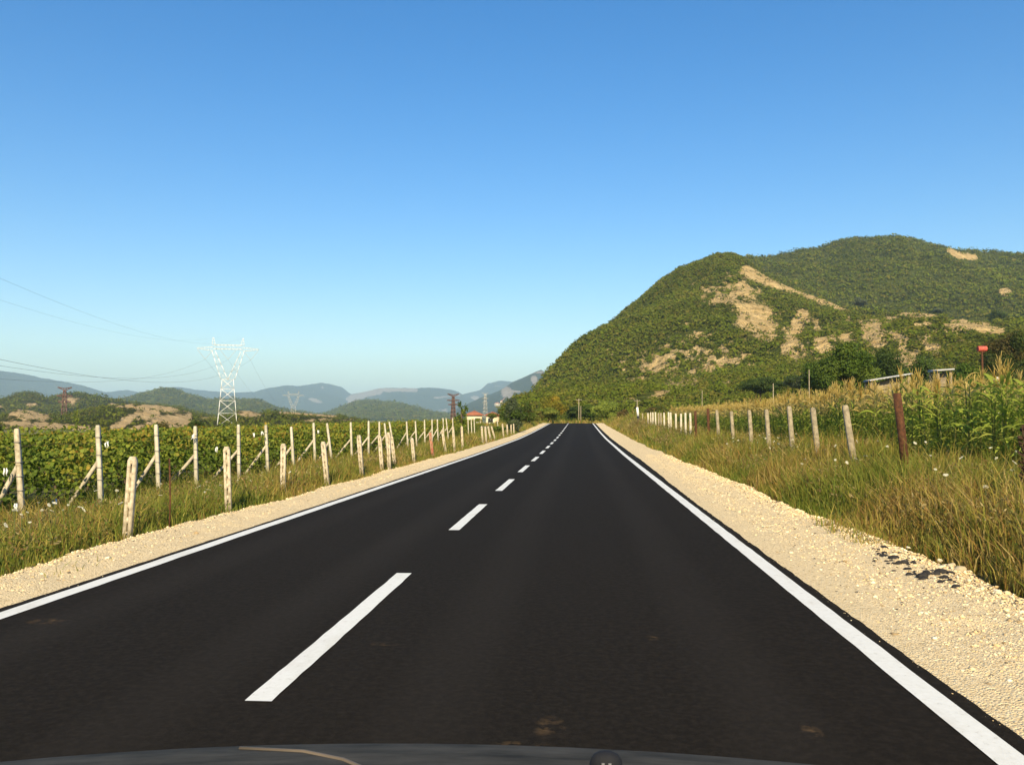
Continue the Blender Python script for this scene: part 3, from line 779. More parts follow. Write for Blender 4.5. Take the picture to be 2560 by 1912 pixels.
def vine_stems(seed):
    mb = MB()
    for k in range(int(L / 1.1)):
        x = -.5 - k * 1.1 + rng.normal() * .1
        mb.tube([(x, 0, -.1), (x + rng.normal() * .05, rng.normal() * .04, .3), (x + rng.normal() * .12, rng.normal() * .06, .62), (x + rng.normal() * .3, rng.normal() * .06, .85)], [.035, .028, .022, .012], 5)
    for zz__ in (.62, 1.02, 1.25): mb.tube([(.35, 0, zz__), (-L, 0, zz__)], .004, 3)
    return mb.mesh("stems")
VF = [vine_foliage(k) for k in range(4)]; VS = [vine_stems(k) for k in range(2)]
for me_ in VF: me_.materials.append(M_LEAF)
for me_ in VS: me_.materials.append(M_BARK)
rows = sorted(rowY[:22])
rows += [rows[-1] + 2.2 * (k + 1) for k in range(9)]
for i, Y in enumerate(rows):
    zb = float(zr(Y)) - .30
    e = bpy.data.objects.new("vine_row", None); COL.objects.link(e); e.location = (XP - .30, Y + .10, zb); e.rotation_euler = (0, -.034, 0)
    lab = f"row of green and yellowing grapevines starting at the {ORD[i]} tall post" if i < 22 else f"far grapevine row, {ORD[i-22]} beyond the last braced vineyard post"
    tag(e, lab, "grapevine row", "vine rows in the vineyard")
    o = link("foliage", VF[i % 4], None, e); o.scale = (1, 1, .94 + .1 * random.random())
    link("stems", VS[i % 2], None, e)

# ------------------------------------------------------------------ short slotted concrete posts along the vineyard gravel edge
def slotted_post(h_, w_=.092, dpt=.08, ns=5):
    """two full-height legs joined by short webs, so the slots between the webs stay open at the front"""
    mb = MB(); hw, hd = w_ / 2, dpt / 2; sw = hw * .26
    mb.box(-hw, -sw, -hd, hd, -.2, h_ - .05); mb.box(sw, hw, -hd, hd, -.2, h_ - .05)
    seg = h_ * .86 / ns
    mb.box(-sw, sw, hd * .2, hd * .9, -.2, h_ - .05)
    z = h_ * .05
    for k in range(ns + 1):
        t1 = z + seg * .42 if k < ns else h_ - .05
        mb.box(-sw, sw, -hd + .004, hd * .2, (z if k else -.2), t1)
        z += seg
    mb.add([(-hw,-hd,h_-.05),(hw,-hd,h_-.05),(hw,hd,h_-.05),(-hw,hd,h_-.05),(-hw*.62,-hd*.62,h_),(hw*.62,-hd*.62,h_),(hw*.62,hd*.62,h_),(-hw*.62,hd*.62,h_)], [(4,5,6,7),(0,1,5,4),(1,2,6,5),(2,3,7,6),(3,0,4,7)])
    return mb
sp = [(322, 329.8, 1141), (573.8, 567, 1116), (708.8, 708, 1108.7), (820, 807.5, 1103), (906, 898, 1087), (956, 948, 1089), (974, 970, 1081), (988, 978, 1088), (1036, 1029.8, 1094), (1083, 1075, 1080.6), (1115, 1106, 1074), (1137, 1132.4, 1065), (1157, 1154, 1065),
      (1207, 1204, 1065), (1216, 1213, 1066), (1228, 1220, 1065), (1239, 1228, 1064), (1259.5, 1256, 1059), (1268.5, 1267.7, 1060.6), (1278, 1277.7, 1061), (1285, 1284, 1059), (1296, 1295, 1064)]
M_REDC = noisy_mat("red_flaked_concrete", (.30, .24, .15), (.45, .10, .06), 9, .9, 60, .5, .01)
for i, (xb, xt, yt) in enumerate(sp):
    Xs = -5.34 - (.12 if i in (2, 7) else 0) + .05 * math.sin(i * 2.3)
    Y = depth_at_x(xb, Xs)
    zb = float(ground_z(Xs, Y)); top = at_depth(xt, yt, Y)
    h_ = max(.7, top[2] - zb)
    lab = f"short weathered concrete post with slots, {ORD[i]} along the vineyard side gravel"
    if i == 0: lab = "short weathered slotted concrete post nearest the camera at the gravel edge"
    if i == 9: lab = "short concrete post with flaked red paint among the far vineyard side posts"
    o = slotted_post(h_).build("fence_post", M_REDC if i == 9 else M_CONC, loc=(Xs, Y, zb))
    ang = math.atan2(top[0] - at_depth(xb, yt, Y)[0], h_)
    o.rotation_euler = (rng.normal() * .02, ang, rng.normal() * .15)
    tag(o, lab, "post", "short concrete posts along the vineyard verge")
Xs, Y = -5.22, 10.75
mb = MB(); mb.tube([(0, 0, -.15), (.01, 0, .4), (-.01, 0, .95)], .011, 6)
tag(mb.build("iron_stake", M_RUST, loc=(Xs, Y, float(ground_z(Xs, Y)))), "thin dark iron stake standing beside the nearest short concrete post", "stake")

# ------------------------------------------------------------------ fence posts on the corn side
XQ = 5.0
fp = [(2268, 2245, 983, 'r'), (2142, 2114, 1012.6, 'g'), (2050, 2033, 1019, 'g'), (1985, 1974, 1015, 'g'), (1926, 1917, 1023.6, 'g'), (1882, 1874, 1025, 'g'), (1836, 1829, 1028, 'g'), (1799, 1793, 1025, 'g'), (1772, 1770.7, 1021.6, 'r'), (1741, 1739, 1027, 'r'),
      (1728, 1726, 1032.5, 'p'), (1715, 1714, 1031.6, 'p'), (1703.5, 1703, 1034, 'p'), (1691, 1690, 1033.5, 'p'), (1679, 1677, 1030.7, 'p'), (1673, 1672, 1030, 'p'), (1662, 1660.5, 1031, 'p'), (1654, 1652.7, 1032, 'g'), (1647.5, 1646.8, 1032, 'g'), (1640, 1639, 1030, 'p'), (1633, 1632.7, 1030.5, 'p'), (1628, 1627, 1030.5, 'p'), (1621.5, 1620.5, 1032, 'p')]
for i, (xb, xt, yt, k) in enumerate(fp):
    Y = depth_at_x(xb, XQ); zb = float(ground_z(XQ, Y)); top = at_depth(xt, yt, Y)
    h_ = top[2] - zb
    d = np.array([top[0] - at_depth(xb, yt, Y)[0], 0, h_])
    mb = MB()
    if k == 'r':
        mb.tube([(0, 0, -.2), d * .5, d], [.062, .061, .060] if i == 0 else [.055] * 3, 14)
        mb.tube([d, d + np.array([0, 0, .004])], [.05, .045], 14)
    else:
        w0 = .105 if i < 8 else .10
        mb.prism((0, 0, -.2), d, w0, w0 * .88)
    o = mb.build("fence_post", M_RUST if k == 'r' else (M_GREYP if k == 'g' else M_PALE), loc=(XQ, Y, zb), smooth=False)
    if k == 'r':
        lab = ["thick rusty iron pipe post standing in tall grass before the corn", "tall dark rusty post among the grey corn side posts", "shorter reddish rusty post beside the pale far posts"][{0: 0, 8: 1, 9: 2}[i]]
    elif i < 8: lab = f"grey weathered corn side fence post, {ORD[i-1]} beyond the thick rusty pipe"
    else: lab = f"pale corn side fence post, {ORD[i-10]} beyond the reddish rusty post"
    tag(o, lab, "post", None if k == 'r' else "fence posts along the corn field")

# white and black marker post
Y = 74.0; c0 = at_depth(1598, 1062, Y); zb = float(ground_z(c0[0], Y)); top = at_depth(1592, 1018, Y)
mb = MB(); mb.tube([(0, 0, -.2), (-.02, 0, .02), (-.09, 0, (top[2] - zb) * .5)], .10, 10)
mk_ = mb.build("marker_post", noisy_mat("black_paint", (.012, .012, .014), (.03, .03, .034), 8, .5, 30, .2), loc=(c0[0], Y, zb))
mb = MB(); mb.tube([(-.091, 0, (top[2] - zb) * .501), (-.16, 0, top[2] - zb)], [.102, .095], 10); mb.build("white_top", M_WHITE, mk_)
tag(mk_, "leaning marker post with white top and black foot by the far corn fence", "marker post")
c1 = at_depth(1607, 1040, 75.0); mb = MB(); mb.prism((0, 0, -.2), (-.02, 0, .95), .10, .085)
tag(mb.build("fence_post", M_GREYP, loc=(c1[0], 75.0, float(ground_z(c1[0], 75.0)))), "grey post standing right behind the black and white marker", "post")

# ------------------------------------------------------------------ corn
C_COL = np.array([(.27, .34, .05), (.34, .41, .065), (.42, .45, .09), (.50, .44, .12)])
def corn_parts(seed):
    r_ = np.random.default_rng(seed)
    V = []; F = []; T = []; n0 = 0
    mb = MB(); mb.tube([(0, 0, -.1), (.01, 0, .8), (.02, .01, 1.45), (.02, .01, 1.6)], [.014, .012, .008, .005], 5)
    vs = np.concatenate(mb.v); V.append(vs); F.append(np.array(mb.f[4])); T.append(np.tile((.26, .27, .08), (len(vs), 1))); n0 = len(vs)
    nl = 20; dry = seed >= 4
    for k in range(nl):
        a = k * math.pi + r_.normal() * .5 + seed; z0 = .18 + 1.35 * k / (nl - 1); ln = r_.uniform(.30, .54) * (1 - .45 * abs(k / nl - .4)); w = r_.uniform(.013, .023)
        ts = np.linspace(0, 1, 6); up = r_.uniform(.65, 1.0); dr = r_.uniform(.3, 1.0)
        rad = ln * (ts * .85); zz_ = z0 + ln * (up * ts - dr * ts ** 2.2); tw = r_.normal() * .5
        wd = w * np.sin(np.clip(.22 + ts * .78, 0, 1) * math.pi) ** .7 + .001
        cx = np.cos(a) * rad; cy_ = np.sin(a) * rad; sx, sy = -np.sin(a), np.cos(a)
        A = np.stack([cx + sx * wd, cy_ + sy * wd, zz_ + wd * (.5 + tw)], -1); M_ = np.stack([cx, cy_, zz_], -1); B = np.stack([cx - sx * wd, cy_ - sy * wd, zz_ + wd * (.5 - tw)], -1)
        V.append(np.concatenate([A, M_, B]))
        i6 = np.arange(5)
        F.append(np.concatenate([np.stack([i6, i6 + 1, i6 + 7, i6 + 6], 1), np.stack([i6 + 6, i6 + 7, i6 + 13, i6 + 12], 1)]) + n0)
        ci = np.clip(int(r_.normal(1.2, .9) + (1.4 if k < 3 else 0)), 0, 3)
        T.append(np.tile((np.array([(.50, .38, .12), (.56, .44, .16), (.42, .33, .09)])[r_.integers(3)] if dry and k > 14 else C_COL[ci]) * r_.uniform(.8, 1.2), (18, 1))); n0 += 18
    body = (np.concatenate(V), np.concatenate(F), np.concatenate(T))
    mb = MB()
    mb.tube([(.02, .01, 1.58), (.025, .01, 1.76), (.03 + r_.normal() * .02, .01, 1.93)], [.005, .004, .002], 4)
    for k in range(14):
        a = r_.uniform(0, 6.28); z0 = r_.uniform(1.50, 1.76); sp_ = r_.uniform(.03, .10); hh = r_.uniform(.12, .22)
        mb.tube([(.02, .01, z0), (.02 + math.cos(a) * sp_ * .6, math.sin(a) * sp_ * .6, z0 + hh * .65), (.02 + math.cos(a) * sp_, math.sin(a) * sp_, z0 + hh)], [.003, .005, .002], 4)
    vs = np.concatenate(mb.v)
    tas = (vs, np.array(mb.f[4]), np.tile(np.array([(.62, .47, .14), (.68, .54, .20), (.54, .38, .10)])[seed % 3], (len(vs), 1)))
    return body, tas
CORN = [corn_parts(k) for k in range(8)]
CB = [np_mesh("corn_plant", *c_[0]) for c_ in CORN]; CT = [np_mesh("tassel", *c_[1]) for c_ in CORN]
for me_ in CB + CT: me_.materials.append(M_CORN)
pl = []
for rI in range(14):
    X = 6.55 + .68 * rI
    step = .20 if rI < 4 else .27
    for Y in np.arange(9.5 + rI * .9, 63, step):
        if Y > 36 and rI > 7: continue
        pl.append((X + rng.normal() * .07, Y + rng.normal() * .06, rI))
pl = np.array(pl)
hs_ = (1.00 - .24 * sstep(pl[:, 1], 14, 60)) * np.exp(rng.normal(0, .05, len(pl)))
hs_ *= np.where(pl[:, 1] < 13.5, 1.0, 1.0)
vis = hs_ / np.hypot(pl[:, 0], pl[:, 1]) * np.where(pl[:, 2] == 0, 3, np.where(pl[:, 2] == 1, 1.5, .4)) * (pl[:, 0] / pl[:, 1] < .56)
order = np.argsort(-vis)
first = set(order[:300].tolist())
bulk = []; boff = 0; bV = []; bF = []; bT = []
for i, (X, Y, rI) in enumerate(pl):
    zb = float(ground_z(X, Y)); a = rng.uniform(0, 6.28); k = (i * 7 + int(rng.integers(4))) % 4 + (4 if rng.random() < .10 + .85 * sstep(Y, 13, 26) else 0); s_ = hs_[i]
    has_t = rng.random() < (.22 if Y < 16 else .55 if Y < 20 else .97)
    if i in first:
        o = link("corn_plant", CB[k], None, None, (X, Y, zb)); o.rotation_euler = (rng.normal() * .05, rng.normal() * .05, a); o.scale = (s_, s_, s_)
        tag(o, "tall green corn plant at the front of the field behind the fence", "corn plant", "corn plants at the field edge")
        if has_t: link("tassel", CT[k], None, o)
    else:
        ca, sa = math.cos(a) * s_, math.sin(a) * s_
        for (v, f, tt) in CORN[k][:2 if has_t else 1]:
            bV.append(np.stack([v[:, 0] * ca - v[:, 1] * sa + X, v[:, 0] * sa + v[:, 1] * ca + Y, v[:, 2] * s_ + zb], -1)); bF.append(f + boff); bT.append(tt * rng.uniform(.85, 1.15)); boff += len(v)
tag(link("corn_field", np_mesh("corn_field", np.concatenate(bV), np.concatenate(bF), np.concatenate(bT)), M_CORN), "dense golden tasselled corn deeper in the field", kind="stuff")

# ------------------------------------------------------------------ trees and bushes
def tree(name, base, h_, crown, n, lsize, pal, label, cat, group=None, trunk_r=.06, limbs=5, clumps=16, leafy=True, wid=1.0):
    """crown = (centre height fraction, radius xy, radius z)"""
    e = bpy.data.objects.new(name, None); COL.objects.link(e); e.location = tuple(float(q) for q in base)
    tag(e, label, cat, group)
    ch, rx, rz = crown; n = int(n * 2.2)
    mb = MB(); c0 = np.array([0, 0, h_ * ch])
    mb.tube([(0, 0, -.3), (.03 * h_, .01 * h_, h_ * ch * .5), c0 + np.array([0, 0, rz * .3])], [trunk_r, trunk_r * .75, trunk_r * .3], 7)
    cl = []
    for k in range(clumps):
        d = rdir(1)[0]; d[2] = d[2] * .9 + .12
        p = c0 + d * np.array([rx, rx, rz]) * rng.uniform(.35, .85)
        cl.append(p)
        if k < limbs: mb.tube([(0, 0, h_ * ch * rng.uniform(.3, .7)), (c0 + p) * .5 * np.array([.8, .8, .9]), p], [trunk_r * .45, trunk_r * .3, trunk_r * .1], 5)
    mb.build("trunk", M_BARK, e)
    cl = np.array(cl); k = rng.integers(0, clumps, n)
    rr_ = rng.uniform(.28, .5, clumps)
    d = rdir(n); C = cl[k] + d * (rng.random((n, 1)) ** .5) * (rr_[k][:, None]) * np.array([rx, rx, rz * .9])
    C[:, 2] = np.maximum(C[:, 2], .05)
    cb = np.array(pal)[rng.choice(len(pal), clumps)]
    tint = cb[k] * .6 + np.array(pal)[rng.choice(len(pal), n)] * .4
    V, Fq, T = leaves(C, d + .6 * rng.normal(size=(n, 3)) + np.array([0, 0, .35]), .62 * lsize * rng.uniform(.7, 1.3, n), tint * rng.uniform(.8, 1.25, (n, 1)), .6 * wid)
    link("crown", np_mesh("crown", V, Fq, T), M_LEAF, e)
    return e
PG = [(.07, .125, .013), (.10, .16, .018), (.055, .095, .011), (.13, .175, .022)]
PD = [(.052, .085, .013), (.072, .108, .016), (.042, .070, .011)]
PY = [(.42, .30, .03), (.34, .26, .028), (.22, .21, .022), (.17, .19, .02)]
PO = [(.10, .125, .07), (.13, .15, .09), (.08, .10, .055)]
PB = [(.13, .10, .03), (.09, .09, .025), (.16, .11, .035)]
PLm = [(.17, .22, .03), (.12, .17, .025), (.23, .25, .04)]
def place(x, ybase, ytop, Y):
    b_ = at_depth(x, ybase, Y); t_ = at_depth(x, ytop, Y)
    g = float(ground_z(b_[0], Y))
    return np.array([b_[0], Y, min(b_[2], g) if Y < 130 else b_[2]]), t_[2]
def plant(name, x, yb, yt, Y, wpx, n, ls, pal, label, cat="bush", group=None, **kw):
    p, zt = place(x, yb, yt, Y); h_ = zt - p[2]; rx = wpx / 2 * Y / F_PX
    kw.setdefault('trunk_r', .03 * h_)
    return tree(name, p, h_, (kw.pop('ch', .55), rx * .8, h_ * .38), n, ls, pal, label, cat, group, **kw)
plant("tree", 2105, 985, 850, 95, 215, 15000, .36, PG, "big round green tree standing behind the golden corn tassels", "tree", clumps=34, limbs=9)
plant("bush", 2215, 975, 858, 115, 150, 5000, .40, PD, "dark bush at the right flank of the big green tree")
plant("bush", 2330, 965, 880, 105, 170, 6000, .34, PO + PG, "pale green bush behind the sloping shed roofs")
plant("bush", 2420, 960, 890, 88, 130, 5000, .30, PG, "bright green bush growing under the red barrel")
plant("bush", 2520, 950, 800, 110, 170, 9000, .36, PD + PB, "tall dark bush at the right edge above the corn")
plant("bush", 2000, 990, 925, 140, 120, 3500, .36, PO + PD, "greyish olive bush left of the big green tree")
plant("bush", 1900, 1000, 935, 160, 150, 3500, .42, PD, "low dark bushy mass behind the middle of the corn")
plant("tree", 1385, 1056, 984, 135, 90, 5000, .30, PY, "yellow autumn tree where the road disappears", "tree", clumps=22)
plant("bush", 1372, 1058, 1015, 124, 95, 3800, .28, PLm, "lime green bush in front of the yellow tree")
plant("bush", 1330, 1062, 1020, 112, 70, 2600, .26, PLm + PB, "yellow green bush left of the yellow tree")
plant("bush", 1440, 1056, 1012, 150, 90, 2600, .34, PD, "dark bush straight ahead behind the road crest")
plant("bush", 1476, 1056, 1010, 146, 70, 2600, .32, PD + PG, "shady green bush between pole and round bush")
plant("bush", 1516, 1058, 1000, 128, 90, 6000, .26, [(.26, .32, .05), (.20, .26, .04), (.30, .34, .06)], "round light green bush beside the crest on the corn side", clumps=22)
plant("bush", 1282, 1092, 992, 74, 86, 4200, .20, PO + PG, "grey green willow like bush at the far end of the vineyard", clumps=22)
plant("bush", 1322, 1075, 1000, 98, 60, 2600, .24, PG + PB, "green bush just right of the willow like one")
plant("bush", 1245, 1085, 1062, 66, 50, 1200, .16, PG, "low green bush below the red roofed house")
plant("bush", 1230, 1052, 1029, 205, 30, 900, .40, PY + PG, "yellow green creeper bush between the two red roofs")
plant("bush", 1568, 1060, 1018, 105, 60, 2200, .22, PB, "brownish bush on the grassy bank by the corn")
plant("bush", 1640, 1040, 1012, 100, 90, 2500, .24, PB + PD, "rusty brown bush at the far corner of the corn")
plant("tree", 1152, 1122, 1003, 46, 44, 170, .20, PG + PLm, "slim sapling standing between the far vineyard posts", "tree", clumps=12, ch=.68)
plant("bush", 392, 1085, 1040, 70, 80, 2600, .17, PG + PB, "olive bush rising above the vines left of the white pylon")
plant("bush", 488, 1085, 1046, 75, 60, 2200, .17, PD, "dark round bush next to the foot of the white pylon")
plant("tree", 190, 1085, 1002, 30, 20, 60, .10, PLm, "thin young shoot with few leaves rising above the vines", "tree", clumps=4, limbs=2, ch=.75, trunk_r=.012)
plant("bush", 4, 1090, 1052, 42, 50, 1400, .12, PD, "dark leafy bush at the left edge above the vines")
plant("bush", 2150, 772, 742, 520, 55, 900, 1.2, PO, "silvery olive tree below the bare cliff streak", "tree")
plant("bush", 2350, 786, 770, 480, 60, 900, 1.1, PO + PD, "olive thicket on the plateau edge of the hill")
plant("bush", 2490, 812, 772, 445, 60, 1200, 1.0, PD, "dark tree beside the house on the hillside", "tree")

# ------------------------------------------------------------------ wildflowers, dead weed, plastic scraps
m, t, b = new_mat("white_petals"); b.inputs["Base Color"].default_value = (.78, .76, .66, 1); b.inputs["Roughness"].default_value = .8; M_PETAL = m
t.links.new(ramp(t, noise(t, 60, 2), [(.3, (.50, .50, .36)), (.6, (.74, .72, .60))]), b.inputs["Base Color"])
M_STEM = noisy_mat("green_stem", (.07, .10, .025), (.12, .13, .04), 9, .8, 20, 0)
def flower_head(seed):
    r_ = np.random.default_rng(seed); mb = MB()
    for k in range(26):
        a = k * 2.4; rr_ = .052 * math.sqrt(k / 26)
        x, y = rr_ * math.cos(a), rr_ * math.sin(a); z = .006 * r_.random() + 2.2 * rr_ ** 2
        mb.tube([(x, y, z - .006), (x, y, z), (x, y, z + .005)], [.003, .0105, .004], 5)
    return mb.mesh("flower_head")
FH = [flower_head(k) for k in range(3)]
for me_ in FH: me_.materials.append(M_PETAL)
mb = MB(); mb.tube([(0, 0, -.5), (.01, .01, -.25), (0, 0, -.004)], [.005, .004, .003], 4); FS = mb.mesh("stem"); FS.materials.append(M_STEM)
def flower(X, Y, hh, lab, grp):
    z = float(ground_z(X, Y)) + hh
    e = bpy.data.objects.new("wildflower", None); COL.objects.link(e); e.location = (X, Y, z); tag(e, lab, "wildflower", grp)
    a = link("flower_head", FH[random.randrange(3)], None, e); s_ = random.uniform(.3, .62); a.scale = (s_, s_, s_); a.rotation_euler = (random.gauss(.6, .35), random.gauss(0, .3), random.uniform(0, 6))
    c_ = link("stem", FS, None, e); c_.scale = (1, 1, max(.6, hh / .5))
for k in range(44):
    flower(random.uniform(-7.8, -5.6), random.uniform(8.6, 17), random.uniform(.28, .55), "flat white wildflower head in the grass by the vineyard posts", "white wildflowers by the vineyard posts")
for k in range(70):
    flower(random.uniform(3.9, 6.0), random.uniform(7.0, 26), random.uniform(.40, .68), "white wildflower head in the tall grass below the corn", "white wildflowers below the corn")
X, Y = 4.75, 9.75
mb = MB(); z0 = float(ground_z(X, Y)); ht = float(at_depth(2505, 1062, Y)[2]) - z0
mb.tube([(0, 0, -.1), (.02, 0, ht * .5), (-.01, 0, ht)], [.012, .010, .006], 6)
for k in range(60):
    z = ht * random.uniform(.35, 1.0); a = random.uniform(0, 6.28); r_ = random.uniform(.02, .05)
    mb.tube([(0, 0, z), (math.cos(a) * r_, math.sin(a) * r_, z + .02), (math.cos(a) * r_ * 1.3, math.sin(a) * r_ * 1.3, z + .04)], [.008, .016, .006], 5)
tag(mb.build("dead_weed", noisy_mat("dead_weed", (.025, .014, .008), (.07, .04, .02), 30, .9, 40, .3), loc=(X, Y, z0)), "dead dark brown weed stalk standing near the right frame edge", "weed")
M_PLAS = noisy_mat("white_plastic", (.72, .72, .70), (.84, .84, .82), 20, .5, 60, .3)
scr = [(11, 1170, 13.0, "limp white plastic strip hanging in the vines at the left edge"), (38, 1258, 12.7, "pair of white scraps low under the first vine row"), (136, 1247, 14.2, "small white plastic scrap beneath the second vine row"), (266, 1103, 15.2, "white rag caught high beside the second tall post"),
       (480, 1085, 18.9, "white plastic tatter tied to the fourth tall post"), (540, 1117, 19.4, "white tuft hanging among leaves before the fifth tall post"), (634, 1082, 22.8, "first of two white scraps caught between fifth and sixth tall posts"), (654, 1078, 23.2, "white scrap just left of the sixth tall post"), (795, 1075, 26.8, "pale strip of plastic just right of the eighth tall post")]
for x, y, Y, lab in scr:
    p = at_depth(x, y, Y - .5); mb = MB(); u_ = .05
    for q in range(2):
        pts = [(random.gauss(q * .03, .012), random.gauss(0, .01), -.04 * k) for k in range(4)]
        mb.tube(pts, [.008, .015, .012, .005], 4)
    tag(mb.build("plastic_scrap", M_PLAS, loc=p), lab, "plastic scrap", "white plastic scraps in the vineyard")

# stones and broken asphalt at the outer edge of the corn side shoulder
def rock(name, x, y, size, mat, lab, cat, grp, Y=None):
    Y = F_PX * (H - .05) / (y - 1049); X = (x - 1450) / F_PX * Y
    n = 42
    V = rdir(80); V = V * (1 + .15 * rng.normal(size=(80, 1)))
    import bmesh
    bm = bmesh.new()
    bmesh.ops.create_icosphere(bm, subdivisions=2, radius=1)
    off_ = rng.uniform(0, 50, 3)
    for v in bm.verts:
        q = v.co; f = 1 + .35 * float(fbm(q.x * 1.3 + off_[0] + q.z, q.y * 1.3 + off_[1] - q.z, 161, 3))
        v.co = Vector((q.x * size * f, q.y * size * .75 * f, q.z * size * .5 * f))
    me = bpy.data.meshes.new(name); bm.to_mesh(me); bm.free()
    u = (X - 1.95) / (float(outer_R(np.array([Y]))[0]) - 1.95)
    zb = max(float(gravel_z(1, np.array([min(u, .88)]), np.array([X]), np.array([Y]))[0]), float(ground_z(X, Y)) if u > 1 else -9)
    o = link(name, me, mat, None, (X, Y, zb + size * .15)); o.rotation_euler = (rng.normal() * .2, rng.normal() * .2, rng.uniform(0, 6.28))
    tag(o, lab, cat, grp)
M_TAR = noisy_mat("old_tar", (.010, .010, .011), (.04, .037, .033), 30, .8, 60, .8, .01)
M_STN = noisy_mat("grey_stone", (.36, .29, .18), (.55, .46, .30), 16, .85, 50, .4, .006)
M_LST = noisy_mat("white_stone", (.66, .56, .38), (.80, .72, .54), 16, .85, 50, .4, .006)
for k in range(90):
    x = random.uniform(2145, 2345); y = 1362 + (x - 2150) * .36 + random.gauss(0, 10)
    rock("asphalt_chunk", x, y, math.exp(random.gauss(-3.75, .45)), M_TAR, "black lump of old asphalt in the dark patch at the gravel edge", "asphalt chunk", "broken asphalt lumps at the gravel edge")
for k in range(26):
    x = random.uniform(2165, 2350)
    rock("stone", x, 1358 + (x - 2150) * .36 + random.gauss(0, 11), random.uniform(.012, .026), M_STN, "grey brown pebble lying among the black asphalt lumps", "stone", "grey pebbles among the asphalt lumps")
rock("stone", 2355, 1405, .062, M_STN, "large smooth grey brown stone at the end of the black asphalt lumps", "stone", "stones at the gravel edge")
rock("stone", 2334, 1392, .045, M_STN, "smaller grey stone just left of the large smooth stone", "stone", "stones at the gravel edge")
rock("stone", 2309, 1379, .036, M_LST, "pale rounded stone at the top of the asphalt lumps", "stone", "stones at the gravel edge")
for k, (x, y) in enumerate([(2130, 1320), (2143, 1326), (2205, 1368), (2236, 1352), (2472, 1465), (2505, 1487), (2437, 1450), (2400, 1446), (2495, 1500), (2545, 1512)]):
    rock("stone", x, y, random.uniform(.02, .034), M_LST, "bright white limestone lump on the outer edge of the shoulder", "stone", "white limestone lumps on the shoulder")

# ------------------------------------------------------------------ pylons and power lines
def lattice(mb, p, q, wp, wq, n, t_):
    """square lattice mast from p up to q; widths wp -> wq"""
    p = np.asarray(p, float); q = np.asarray(q, float)
    cs = [(-1, -1), (1, -1), (1, 1), (-1, 1)]
    lev = []
    for k in range(n + 1):
        s_ = 1 - (1 - k / n) ** 1.15; c_ = p + (q - p) * s_; w_ = (wp + (wq - wp) * s_) / 2
        lev.append([c_ + np.array([a * w_, b_ * w_, 0]) for a, b_ in cs])
    for k in range(n):
        for i in range(4):
            j = (i + 1) % 4
            mb.bar(lev[k][i], lev[k+1][i], t_ * 1.5)
            mb.bar(lev[k][i], lev[k+1][j], t_ * .75); mb.bar(lev[k][j], lev[k+1][i], t_ * .75)
            mb.bar(lev[k+1][i], lev[k+1][j], t_ * .7)
    return lev[-1]
def truss(mb, a, b_, wa, wb, n, t_, vert=(0, 0, 1), lat=(0, 1, 0)):
    a = np.asarray(a, float); b_ = np.asarray(b_, float); v = np.asarray(vert, float); l = np.asarray(lat, float)
    pts = []
    for k in range(n + 1):
        s_ = k / n; c_ = a + (b_ - a) * s_; w_ = (wa + (wb - wa) * s_) / 2
        pts.append([c_ + w_ * (i * v + j * l) for i, j in ((-1, -1), (1, -1), (1, 1), (-1, 1))])
    for k in range(n):
        for i in range(4):
            j = (i + 1) % 4
            mb.bar(pts[k][i], pts[k+1][i], t_ * 1.5); mb.bar(pts[k][i] if k % 2 else pts[k][j], pts[k+1][j] if k % 2 else pts[k+1][i], t_ * .5)
def delta_pylon(loc, hh, rotz, th, mat, label, ins=True):
    """waisted lattice tower with two raking arms, a bridge beam, outer arms and earth-wire horns; unit height hh"""
    e = bpy.data.objects.new("transmission_pylon", None); COL.objects.link(e); e.location = tuple(float(q) for q in loc); e.rotation_euler = (0, 0, rotz)
    tag(e, label, "pylon")
    s_ = hh / 35.0
    mb = MB(); lattice(mb, (0, 0, 0), (0, 0, 18.5 * s_), 7.4 * s_, 4.2 * s_, 4, th); mb.build("body", mat, e)
    mb = MB()
    for sg in (-1, 1):
        truss(mb, (sg * 1.3 * s_, 0, 18.5 * s_), (sg * 5.4 * s_, 0, 29.6 * s_), 2.6 * s_, 1.3 * s_, 4, th * .9, (1, 0, 0))
    mb.build("raking_arms", mat, e)
    mb = MB(); truss(mb, (-5.5 * s_, 0, 31.3 * s_), (5.5 * s_, 0, 31.3 * s_), 1.6 * s_, 1.6 * s_, 8, th * .8); mb.build("bridge_beam", mat, e)
    for sg in (-1, 1):
        mb = MB(); truss(mb, (sg * 5.5 * s_, 0, 30.5 * s_), (sg * 11.6 * s_, 0, 30.6 * s_), 1.5 * s_, .3 * s_, 5, th * .6); mb.build("cross_arm", mat, e)
        mb = MB(); truss(mb, (sg * 5.4 * s_, 0, 32 * s_), (sg * 5.6 * s_, 0, 35 * s_), 1.3 * s_, .3 * s_, 3, th * .7, (1, 0, 0)); mb.build("earth_horn", mat, e)
    if ins:
        for c_ in (-8.5, 0, 8.5):
            mb = MB()
            for sg in (-1, 1):
                a_ = np.array([(c_ + sg * 2.9) * s_, 0, 30.0 * s_]); q = np.array([c_ * s_, 0, 26.4 * s_])
                mb.tube([a_ + (q - a_) * k / 20 for k in range(21)], [(.08 if k % 2 else .03) * s_ for k in range(21)], 6)
            mb.build("insulator", M_PSTEEL, e)
    return e
P1 = at_dist(568, 1049, 345.0); P1[2] = -1.2
P2 = at_dist(733, 1049, 790.0); P2[2] = -1.5
dirv = (P2 - P1)[:2]; dirv /= np.linalg.norm(dirv)
rz = math.atan2(dirv[1], dirv[0]) - math.pi / 2
top1 = float(at_dist(595, 845, 345.0)[2]); top2 = float(at_dist(733, 1002, 790.0)[2])
h1 = top1 - P1[2]; h2 = max(top2 - P2[2], 20)
